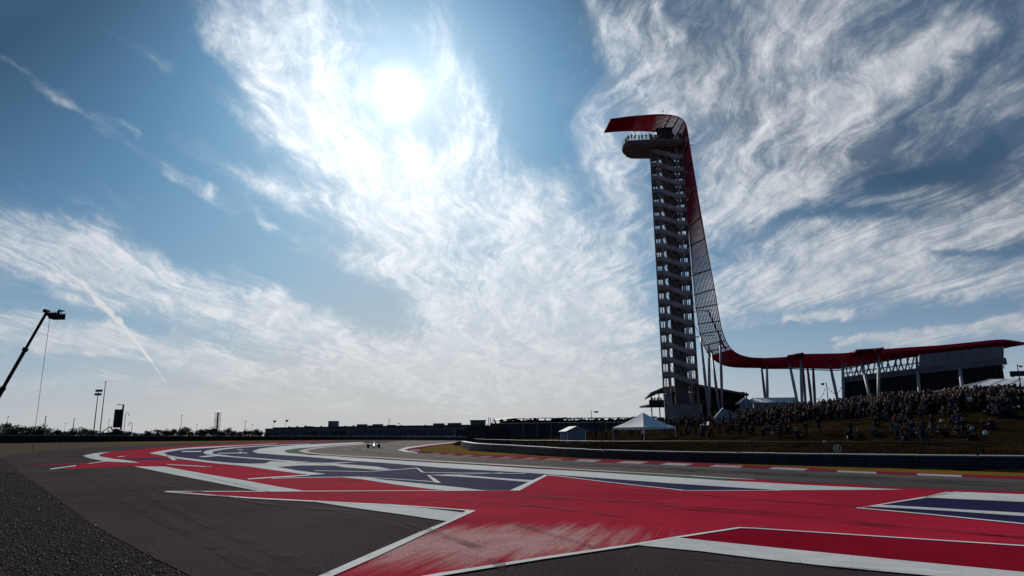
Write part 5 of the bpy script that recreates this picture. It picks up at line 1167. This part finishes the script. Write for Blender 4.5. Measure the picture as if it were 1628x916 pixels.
# ------------------------------------------------------------------ open wheel race car
def race_car():
    p = G(593.5, 712.2, 0); T = thing('race_car', 'white open wheel race car rounding the bend on the far track', 'race car', (p.x, p.y, 0)); ORG0 = T.location.copy()
    M_ = Matrix.Rotation(R(14), 4, 'Z')
    body = mat('car_white_paint', (.55, .56, .58), .35, spec=.3); carbon = mat('carbon_fibre', (.012, .012, .014), .35); rub = mat('tyre_rubber', (.015, .015, .016), .85); bl = mat('car_blue_stripe', (.03, .07, .25), .3)
    def place(mb, name, m, parent=T, sm=False):
        mb.v = [tuple(M_ @ Vector(v)) for v in mb.v]; me = mb.mesh(name, m, (0, 0, 0), sm); return link_mesh(name, me, parent)
    # nose towards -y; sections (y, half width, z low, z high)
    def loft(secs, n=14):
        mb = MB(); vs = []
        for (y, hw, z0, z1) in secs:
            for k in range(n):
                a = 2*math.pi*k/n; c, s = math.cos(a), math.sin(a); c = math.copysign(abs(c)**.6, c); s = math.copysign(abs(s)**.6, s); vs.append((c*hw, y, (z0+z1)/2+s*(z1-z0)/2))
        m = len(secs); mb.add(vs, [(i*n+k, i*n+(k+1) % n, (i+1)*n+(k+1) % n, (i+1)*n+k) for i in range(m-1) for k in range(n)]+[tuple(range(n-1, -1, -1)), tuple((m-1)*n+k for k in range(n))]); return mb
    place(loft([(-2.6, .08, .16, .26), (-2.2, .12, .18, .38), (-1.4, .2, .2, .56), (-.6, .27, .12, .64), (.1, .34, .08, .62), (.9, .33, .08, .72), (1.8, .22, .1, .6), (2.4, .12, .16, .42)]), 'monocoque', body, sm=True)
    place(loft([(.25, .13, .6, .95), (.6, .16, .55, .97), (1.3, .1, .5, .85), (2.2, .04, .4, .6)]), 'airbox', body, sm=True)
    for s in (-1, 1):
        mb = loft([(-.15, .22, .14, .58), (.2, .28, .12, .6), (1.0, .25, .1, .5), (1.9, .12, .1, .34)]); mb.v = [(v[0]+s*.5, v[1], v[2]) for v in mb.v]; place(mb, 'sidepod', body, sm=True)
    mb = MB(); mb.box((0, .2, .06), (1.4, 3.4, .04)); place(mb, 'floor', carbon)
    mb = MB(); mb.box((0, -2.55, .12), (1.96, .45, .03)); mb.box((0, -2.4, .22), (1.8, .2, .025)); place(mb, 'front_wing', carbon)
    for s in (-1, 1): mb = MB(); mb.box((s*.97, -2.5, .2), (.03, .6, .26)); place(mb, 'wing_endplate', body)
    mb = MB(); mb.box((0, 2.35, .9), (1.0, .35, .04)); mb.box((0, 2.5, .8), (1.0, .2, .03)); mb.beam((0, 2.3, .4), (0, 2.3, .88), .06); place(mb, 'rear_wing', carbon)
    for s in (-1, 1): mb = MB(); mb.box((s*.5, 2.35, .7), (.03, .55, .55)); place(mb, 'wing_endplate', body)
    pts = [(math.sin(t)*.27, -.35+.0-math.cos(t)*.35+.35, .74) for t in [i*math.pi/8-math.pi/2*1.2 for i in range(12)]]
    mb = MB(); mb.tube([(-.26, .35, .72), (-.26, .0, .78), (-.16, -.25, .79), (0, -.33, .78), (.16, -.25, .79), (.26, 0, .78), (.26, .35, .72)], .03, 6); mb.tube([(0, -.33, .78), (0, -.55, .62)], .025, 6); place(mb, 'halo', carbon)
    for s in (-1, 1):
        for y, r_, w in ((-1.75, .33, .33), (1.75, .33, .4)):
            mb = MB(); x = s*(1.0-w/2); mb.tube([(x-w/2, y, r_), (x-w/2+.03, y, r_), (x+w/2-.03, y, r_), (x+w/2, y, r_)], [r_*.93, r_, r_, r_*.93], 20); wh = place(mb, 'wheel', rub)
            mb = MB(); mb.tube([(x+s*(w/2+.004), y, r_), (x+s*(w/2-.02), y, r_)], [r_*.5, r_*.55], 16); place(mb, 'rim', carbon, wh)
            mb = MB(); 
            for z in (.22, .42): mb.beam((s*.2, y+.1, z+.03), (x-s*w/2, y, z), .05, .02)
            place(mb, 'suspension_arm', carbon)
    for s in (-1, 1): mb = MB(); mb.box((s*.45, -.35, .66), (.18, .06, .1)); place(mb, 'mirror', carbon)
    mb = MB(); mb.box((0, -1.2, .575), (.14, 1.0, .012)); place(mb, 'nose_stripe', bl)
    # driver: helmet and shoulders in the cockpit
    D = thing('person', 'driver in a pale helmet sitting low in the white race car', 'person', (p.x, p.y, .3)); mb = MB(); mb.lathe([(.03, .22), (.12, .25), (.2, .22), (.22, .1), (.2, 0), (.12, -.05)], (0, .1, 0), 12)
    mb = MB(); mb.lathe([(.22, -.1), (.24, .1), (.17, .2), (.08, .24), (.10, .28), (.135, .36), (.135, .44), (.1, .51), (.03, .54)], M_ @ Vector((0, .1, 0)), 14)
    link_mesh('body', mb.mesh('body', mat('pale_helmet', (.7, .7, .65), .2), (0, 0, 0), True), D)
race_car()

# ------------------------------------------------------------------ people
SHIRTS = {'black': (.012, .012, .014), 'navy': (.015, .02, .045), 'charcoal': (.03, .03, .033), 'dark red': (.10, .012, .015), 'olive': (.04, .045, .02), 'blue': (.02, .045, .12), 'white': (.6, .6, .6), 'grey': (.07, .07, .075), 'red': (.35, .02, .02)}
PANTS = {'black': (.012, .012, .014), 'denim': (.02, .028, .05), 'khaki': (.08, .06, .04)}
HAIRS = {'dark': (.015, .01, .008), 'fair': (.14, .09, .04), 'white cap': (.6, .6, .6), 'black cap': (.012, .012, .012), 'red cap': (.3, .02, .02)}
SKIN = mat('skin', (.24, .14, .10), .6, spec=.05); SHOE = mat('shoe', (.02, .02, .02), .7)
def sk(pose):
    """skeleton: joints (position, radius), bones (a, b, cloth)"""
    J = {'pel': (0, 0, .95, .135), 'sp': (0, .01, 1.13, .125), 'ch': (0, 0, 1.34, .15), 'nb': (0, .01, 1.48, .06), 'hl': (0, -.015, 1.58, .075), 'hm': (0, -.01, 1.66, .098), 'ht': (0, .01, 1.74, .06)}
    for s, n in ((-1, 'l'), (1, 'r')):
        J['hp'+n] = (s*.09, 0, .88, .095); J['kn'+n] = (s*.11, -.02, .49, .062); J['an'+n] = (s*.12, .02, .09, .045); J['to'+n] = (s*.13, -.14, .04, .038)
        J['sh'+n] = (s*.18, .01, 1.41, .062); J['el'+n] = (s*.25, .04, 1.13, .045); J['wr'+n] = (s*.26, -.06, .89, .032); J['ha'+n] = (s*.255, -.08, .80, .036)
    def up(n, el, wr, ha): J['el'+n] = (*el, .045); J['wr'+n] = (*wr, .032); J['ha'+n] = (*ha, .036)
    if pose == 'phone':
        up('l', (-.26, -.16, 1.25), (-.12, -.36, 1.5), (-.07, -.40, 1.57)); up('r', (.26, -.16, 1.25), (.12, -.36, 1.5), (.07, -.40, 1.57))
    if pose == 'folded':
        up('l', (-.26, -.06, 1.17), (.02, -.2, 1.17), (.1, -.2, 1.18)); up('r', (.26, -.06, 1.17), (-.02, -.24, 1.2), (-.1, -.22, 1.21))
    if pose == 'hips':
        up('l', (-.38, .08, 1.2), (-.2, .0, 1.0), (-.15, -.05, .98)); up('r', (.38, .08, 1.2), (.2, .0, 1.0), (.15, -.05, .98))
    if pose == 'walk':
        J['knl'] = (-.1, -.16, .5, .062); J['anl'] = (-.1, -.26, .12, .045); J['tol'] = (-.11, -.42, .07, .038); J['knr'] = (.1, .08, .47, .062); J['anr'] = (.1, .34, .13, .045); J['tor'] = (.11, .2, .04, .038)
        up('l', (-.24, .16, 1.15), (-.25, .2, .9), (-.25, .18, .82)); up('r', (.24, -.08, 1.15), (.24, -.24, .96), (.24, -.3, .9))
    if pose == 'lean':
        J['kr'] = 0; del J['kr']; J['hl'] = (.03, -.05, 1.57, .075); J['hm'] = (.04, -.06, 1.65, .098); J['ht'] = (.05, -.04, 1.73, .06)
        up('r', (.3, -.1, 1.2), (.16, -.28, 1.32), (.1, -.33, 1.38))
    if pose == 'wave':
        up('r', (.34, -.02, 1.52), (.36, -.05, 1.78), (.35, -.06, 1.87))
    if pose == 'sit':
        dz = -.80
        for k in list(J):
            x, y, z, r = J[k]; J[k] = (x, y, z+dz, r)
        J['pel'] = (0, 0, .14, .135)
        for s, n in ((-1, 'l'), (1, 'r')):
            J['hp'+n] = (s*.1, -.03, .13, .095); J['kn'+n] = (s*.16, -.40, .40, .062); J['an'+n] = (s*.14, -.62, .08, .045); J['to'+n] = (s*.15, -.76, .05, .038)
            J['el'+n] = (s*.27, -.12, .38, .045); J['wr'+n] = (s*.18, -.33, .44, .032); J['ha'+n] = (s*.13, -.38, .46, .036)
    if pose == 'kneel':
        dz = -.48
        for k in list(J):
            x, y, z, r = J[k]; J[k] = (x, y, z+dz, r)
        for s, n in ((-1, 'l'), (1, 'r')):
            J['kn'+n] = (s*.12, -.24, .09, .062) if n == 'l' else (.13, -.38, .44, .062); J['an'+n] = (s*.12, .2, .07, .045) if n == 'l' else (.13, -.36, .09, .045); J['to'+n] = (s*.12, .32, .05, .038) if n == 'l' else (.13, -.5, .04, .038)
    B = [('pel', 'sp', 0), ('sp', 'ch', 0), ('ch', 'nb', 0), ('nb', 'hl', 2), ('hl', 'hm', 2), ('hm', 'ht', 3)]
    for n in 'lr': B += [('pel', 'hp'+n, 1), ('hp'+n, 'kn'+n, 1), ('kn'+n, 'an'+n, 1), ('an'+n, 'to'+n, 4), ('ch', 'sh'+n, 0), ('sh'+n, 'el'+n, 0), ('el'+n, 'wr'+n, 2), ('wr'+n, 'ha'+n, 2)]
    return J, B
def person_mesh(pose, sub=1):
    J, B = sk(pose); names = list(J); ix = {n: i for i, n in enumerate(names)}
    me = bpy.data.meshes.new('skel'); me.from_pydata([J[n][:3] for n in names], [(ix[a], ix[b]) for a, b, _ in B], [])
    o = bpy.data.objects.new('skel_tmp', me); COL.objects.link(o); m = o.modifiers.new('s', 'SKIN'); m.use_smooth_shade = True
    for i, n in enumerate(names):
        sv = me.skin_vertices[0].data[i]; r = J[n][3]; sv.radius = (r, r*(.78 if n in ('pel', 'sp', 'ch') else 1)); sv.use_root = n == 'pel'
    s = o.modifiers.new('d', 'SUBSURF'); s.levels = s.render_levels = sub
    dg = bpy.context.evaluated_depsgraph_get(); out = bpy.data.meshes.new_from_object(o.evaluated_get(dg)); bpy.data.objects.remove(o); bpy.data.meshes.remove(me)
    seg = [(Vector(J[a][:3]), Vector(J[b][:3]), c) for a, b, c in B]; hm = Vector(J['hm'][:3])
    out.materials.clear()
    for p in out.polygons:
        c = p.center; bd, bc = 9, 0
        for a, b, m_ in seg:
            s_ = b-a; t = max(0, min(1, (c-a).dot(s_)/s_.dot(s_))); d = (c-(a+s_*t)).length-.03*(m_ == 1)
            if d < bd: bd, bc = d, m_
        if bc in (2, 3) and (c-hm).length < .17: bc = 3 if (c.y > hm.y+.015 or c.z > hm.z+.045) else 2
        p.material_index = bc; p.use_smooth = True
    out.name = 'person_'+pose; return out
POSES = {'standing': 'stand', 'arms folded': 'folded', 'hands on hips': 'hips', 'holding phone up': 'phone', 'walking': 'walk', 'hand raised': 'lean', 'waving': 'wave', 'sitting on grass': 'sit', 'kneeling': 'kneel'}
PM = {k: person_mesh(v) for k, v in POSES.items()}
CACHE = {}
def person(loc, rz, pose, shirt, pants, hair, zone, group, scale=1.0, name='person', sx=1.0):
    key = (pose, shirt, pants, hair)
    if key not in CACHE:
        me = PM[pose].copy(); me.name = 'person'
        for m in (mat('shirt_'+shirt.replace(' ', '_'), SHIRTS[shirt], .85, spec=.03), mat('trousers_'+pants.replace(' ', '_'), PANTS[pants], .85, spec=.03), SKIN, mat('hair_'+hair.replace(' ', '_'), HAIRS[hair], .8), SHOE): me.materials.append(m)
        CACHE[key] = me
    o = bpy.data.objects.new(name, CACHE[key]); COL.objects.link(o); o.location = loc; o.rotation_euler = (0, 0, rz); o.scale = (scale*sx, scale*sx, scale)
    hd = {'dark': 'dark hair', 'fair': 'fair hair'}.get(hair, hair)
    tag(o, f'{shirt} top, {pants} trousers, {hd}, {pose} {zone}', 'person', group); return o
pr = random.Random(11)
def outfit(bright=.05):
    s = pr.choices(list(SHIRTS), [30, 18, 16, 6, 5, 5, 100*bright*.5, 8, 2.5])[0]; return s, pr.choices(list(PANTS), [5, 4, 1.2])[0], pr.choices(list(HAIRS), [60, 12, 5, 14, 3])[0]
def zone_of(px):
    for x, z in ((905, 'by debris fence'), (975, 'by gable tent'), (1070, 'near white marquee'), (1175, 'below tower'), (1270, 'near ridge tents'), (1345, 'under splayed columns'), (1460, 'left of stage centre'), (1545, 'right of stage centre'), (1700, 'below rightmost tent')):
        if px < x: return z
    return 'on the hill'
def crest_y(px):                                   # image height of the crest line of the hill
    lo = None
    for y in range(600, 730, 1):
        if onhill(px, y): return y
    return 700
n_p = 0
cy_cache = {x: crest_y(x) for x in range(990, 1650, 20)}
def cyf(px):
    k = max(990, min(1630, 990+int((px-990)//20)*20)); return cy_cache[k]
def put(px, py, standing=True, poses=None):
    global n_p
    p = onhill(px, py)
    if p is None: return False
    pose = pr.choice(poses or ['standing', 'standing', 'arms folded', 'hands on hips', 'holding phone up', 'walking', 'hand raised'])
    s, t, h = outfit()
    person(p, pr.uniform(-.9, .9)+math.atan2(-p.x, p.y)*0.5+(math.pi if pr.random() < .15 else 0), pose, s, t, h, zone_of(px), 'spectators on the grass hill', pr.uniform(.9, 1.06), sx=pr.uniform(.95, 1.25)); n_p += 1
    return True
LIM = 268
# loose groups sitting and standing on the slope
clusters = []
for k in range(34):
    px = pr.choice([pr.uniform(1180, 1628), pr.uniform(1060, 1628), pr.uniform(1380, 1628)]); top = cyf(px)+10; bot = 706 if px > 1150 else 698
    clusters.append((px, pr.uniform(top, bot)))
for px, py in clusters:
    for _ in range(pr.randint(2, 5)):
        if n_p >= 118: break
        put(px+pr.gauss(0, 11), py+pr.gauss(0, 1.2), poses=['sitting on grass', 'sitting on grass', 'sitting on grass', 'kneeling', 'standing', 'arms folded'])
for (px, py) in ((1468, 707), (1471, 708), (1449, 700), (1453, 701), (1535, 701), (1541, 701), (1232, 693), (1244, 696), (1252, 696), (1283, 699), (1303, 691)): put(px, py, poses=['standing', 'hands on hips', 'sitting on grass', 'walking'])
# the dense band under the crest
guard = 0
while n_p < LIM and guard < 4000:
    guard += 1
    u = pr.random()
    px = pr.uniform(1190, 1640) if u < .74 else pr.uniform(1040, 1190) if u < .9 else pr.uniform(935, 1040)
    if px > 1190: py = cyf(px)+1.0+abs(pr.gauss(0, 9))
    elif px > 1040: py = pr.uniform(max(676, cyf(px)), 696)
    else: py = pr.uniform(max(692, cyf(px)), 702)
    put(px, py)
# the rest of the throng behind, one mass of figures
def throng():
    me = person_mesh('stand', 0); me2 = person_mesh('lean', 0); me3 = person_mesh('sit', 0); mb = MB()
    base = []
    for m_ in (me, me2, me3): base.append(([v.co.copy() for v in m_.vertices], [tuple(p.vertices) for p in m_.polygons], [p.material_index for p in m_.polygons]))
    mats = [mat('shirt_black', SHIRTS['black'], .85), mat('trousers_black', PANTS['black'], .85), SKIN, mat('hair_dark', HAIRS['dark'], .8), SHOE, mat('shirt_navy', SHIRTS['navy'], .85), mat('shirt_charcoal', SHIRTS['charcoal'], .85), mat('shirt_grey', SHIRTS['grey'], .85)]
    k = 0
    while k < 850:
        px = pr.uniform(1180, 1660) if pr.random() < .84 else pr.uniform(1000, 1180); lim = 17 if px > 1190 else 10; py = cyf(px)+.4+pr.random()**1.6*lim; p = onhill(px, py)
        if p is None: continue
        p = p+Vector((0, pr.uniform(0, 5), 0)); p.z = hill(p.x, p.y); a = pr.uniform(0, 6.28); c, s = math.cos(a), math.sin(a); sc = pr.uniform(.9, 1.08); V, F, MI = pr.choice(base); sh = pr.choice([0, 0, 5, 6, 0, 7 if pr.random() < .3 else 0])
        n = len(mb.v); mb.v += [(p.x+(v.x*c-v.y*s)*sc*1.1, p.y+(v.x*s+v.y*c)*sc*1.1, p.z+v.z*sc) for v in V]; mb.f += [tuple(i+n for i in f) for f in F]; mb.m += [sh if m_ == 0 else m_ for m_ in MI]; k += 1
    o = mb.build('crowd', mats, smooth_=True); tag(o, 'dense dark standing crowd packed along the crest of the grass hill', 'crowd', kind='stuff')
throng()
# people along the observation deck rail and under its canopy
deckpts = []
ringf = [p for p in DECK_RING if p.y < 160.5]
rf = resample(ringf, 40)
cen = sum(DECK_RING, Vector())/len(DECK_RING)
for i, p in enumerate(rf[::2]+rf[1::4]):
    if len(deckpts) > 24: break
    q = p+(cen-p).normalized()*pr.uniform(.35, 1.1); deckpts.append(q)
    s, t, h = outfit(.02); person((q.x, q.y, DECK_Z), pr.uniform(-1.2, 1.2), pr.choice(['standing', 'arms folded', 'hand raised', 'holding phone up']), s if s != 'white' else 'black', t, h, 'on the tower deck', 'visitors on the observation deck', pr.uniform(.95, 1.08), sx=1.1)
for i in range(8):
    px = (1038, 1042, 1047, 1052, 1058, 1160, 1168, 1176)[i]; p = at(px, 642, 167); s, t, h = outfit(.0); person((p.x, p.y+pr.uniform(0, .8), PAV_Z), pr.uniform(-1, 1), 'standing', 'black' if s == 'white' else s, t, h, 'on the pavilion balcony', 'guests on the pavilion balcony', 1, sx=1.1)
person((OPP.x, OPP.y, OPZ), R(70), 'hand raised', 'black', 'black', 'black cap', 'on the raised boom platform', 'camera crew', 1.0)

# bags added on the grass, the white ones standing in for bright glints; two blankets
def tote(px, py, s, col, label):
    p = onhill(px, py); T = thing('tote_bag', label, 'bag', p); m_ = mat('tote_'+col, {'white': (.62, .62, .6), 'pale_blue': (.25, .35, .5), 'red': (.3, .02, .02)}[col], .8); w, d_, h = .30*s, .14*s, .26*s
    mb = MB(); vs = [(-w/2, -d_/2, 0), (w/2, -d_/2, 0), (w/2, d_/2, 0), (-w/2, d_/2, 0), (-w*.56, -d_*.6, h*.6), (w*.56, -d_*.6, h*.6), (w*.56, d_*.6, h*.6), (-w*.56, d_*.6, h*.6), (-w*.46, -d_*.25, h), (w*.46, -d_*.25, h), (w*.46, d_*.25, h), (-w*.46, d_*.25, h)]
    mb.add([Vector(v)+p for v in vs], [(3, 2, 1, 0)]+[(i+a, (i+1) % 4+a, (i+1) % 4+a+4, i+a+4) for a in (0, 4) for i in range(4)]+[(8, 9, 10, 11)]); mb.build('bag_body', m_, T)
    for y in (-1, 1): mb = MB(); mb.tube([p+Vector((w*.25*math.cos(t*math.pi/6), y*d_*.25, h+h*.35*math.sin(t*math.pi/6))) for t in range(7)], .012, 4); mb.build('handle', m_, T)
for px, py, s, col, lab in ((1350, 698, 1, 'white', 'added white bag for a glint on bare grass above the round sign'), (1487, 683, 1.1, 'white', 'added white bag for a glint among people left of stage centre'), (1497, 672, .9, 'white', 'small added white bag for a glint high in the crowd left of stage centre'), (1311, 705, .8, 'white', 'small added white bag for a glint low on the slope near the fence'), (1546, 684, 1, 'pale_blue', 'pale blue tote bag on the slope right of stage centre'), (1567, 692, 1, 'white', 'added white bag for a glint low on the slope below the rightmost tent'), (1130, 690, .9, 'white', 'added white bag for a glint on the grass below the tower columns'), (1062, 688, .9, 'red', 'red tote bag right of the white marquee'), (1229, 690, .9, 'pale_blue', 'pale blue tote bag below the ridge tents'), (1425, 690, 1, 'red', 'red tote bag on the open slope under the crowd')): tote(px, py, s, col, lab)
def blanket(px, py, w, label, two):
    p = onhill(px, py); T = thing('blanket', label, 'blanket', p); n = 8; mb = MB(); rr = random.Random(int(px)); vs = [Vector((p.x+(i/n-.5)*w, p.y+(j/5-.5)*1.0, hill(p.x+(i/n-.5)*w, p.y+(j/5-.5))+.06+.16*math.sin(i*1.9+j)**2*(.5+rr.random()))) for j in range(6) for i in range(n+1)]
    mb.add(vs, [(j*(n+1)+i, j*(n+1)+i+1, (j+1)*(n+1)+i+1, (j+1)*(n+1)+i) for j in range(5) for i in range(n)]); 
    if two: mb.m = [1 if 2 < (k % n) < 6 else 0 for k in range(len(mb.f))]
    mb.build('cloth', [mat('blanket_white', (.65, .65, .68), .8), mat('blanket_blue', (.04, .08, .28), .8)], T, smooth_=True)
blanket(1590, 651, 1.5, 'crumpled white and blue blanket on the upper slope at the far right', True)
blanket(1613, 649, .9, 'small crumpled white blanket at the right edge of the slope', False)

# give every look-alike its own place in words
ORD = ['first', 'second', 'third', 'fourth', 'fifth', 'sixth', 'seventh', 'eighth', 'ninth', 'tenth', 'eleventh', 'twelfth', 'thirteenth', 'fourteenth', 'fifteenth', 'sixteenth', 'seventeenth', 'eighteenth', 'nineteenth', 'twentieth']
def tell_apart():
    by = {}
    for o in COL.objects:
        if o.parent is None and o.get('label') and o.get('category') in ('person', 'tree'): by.setdefault(o['label'], []).append(o)
    for lab, os_ in by.items():
        if len(os_) < 2: continue
        os_.sort(key=lambda o: o.location.x/max(1, o.location.y))
        for i, o in enumerate(os_):
            o['label'] = ('leftmost ' if i == 0 else 'rightmost ' if i == len(os_)-1 else ORD[i]+' from left: ')+lab
tell_apart()
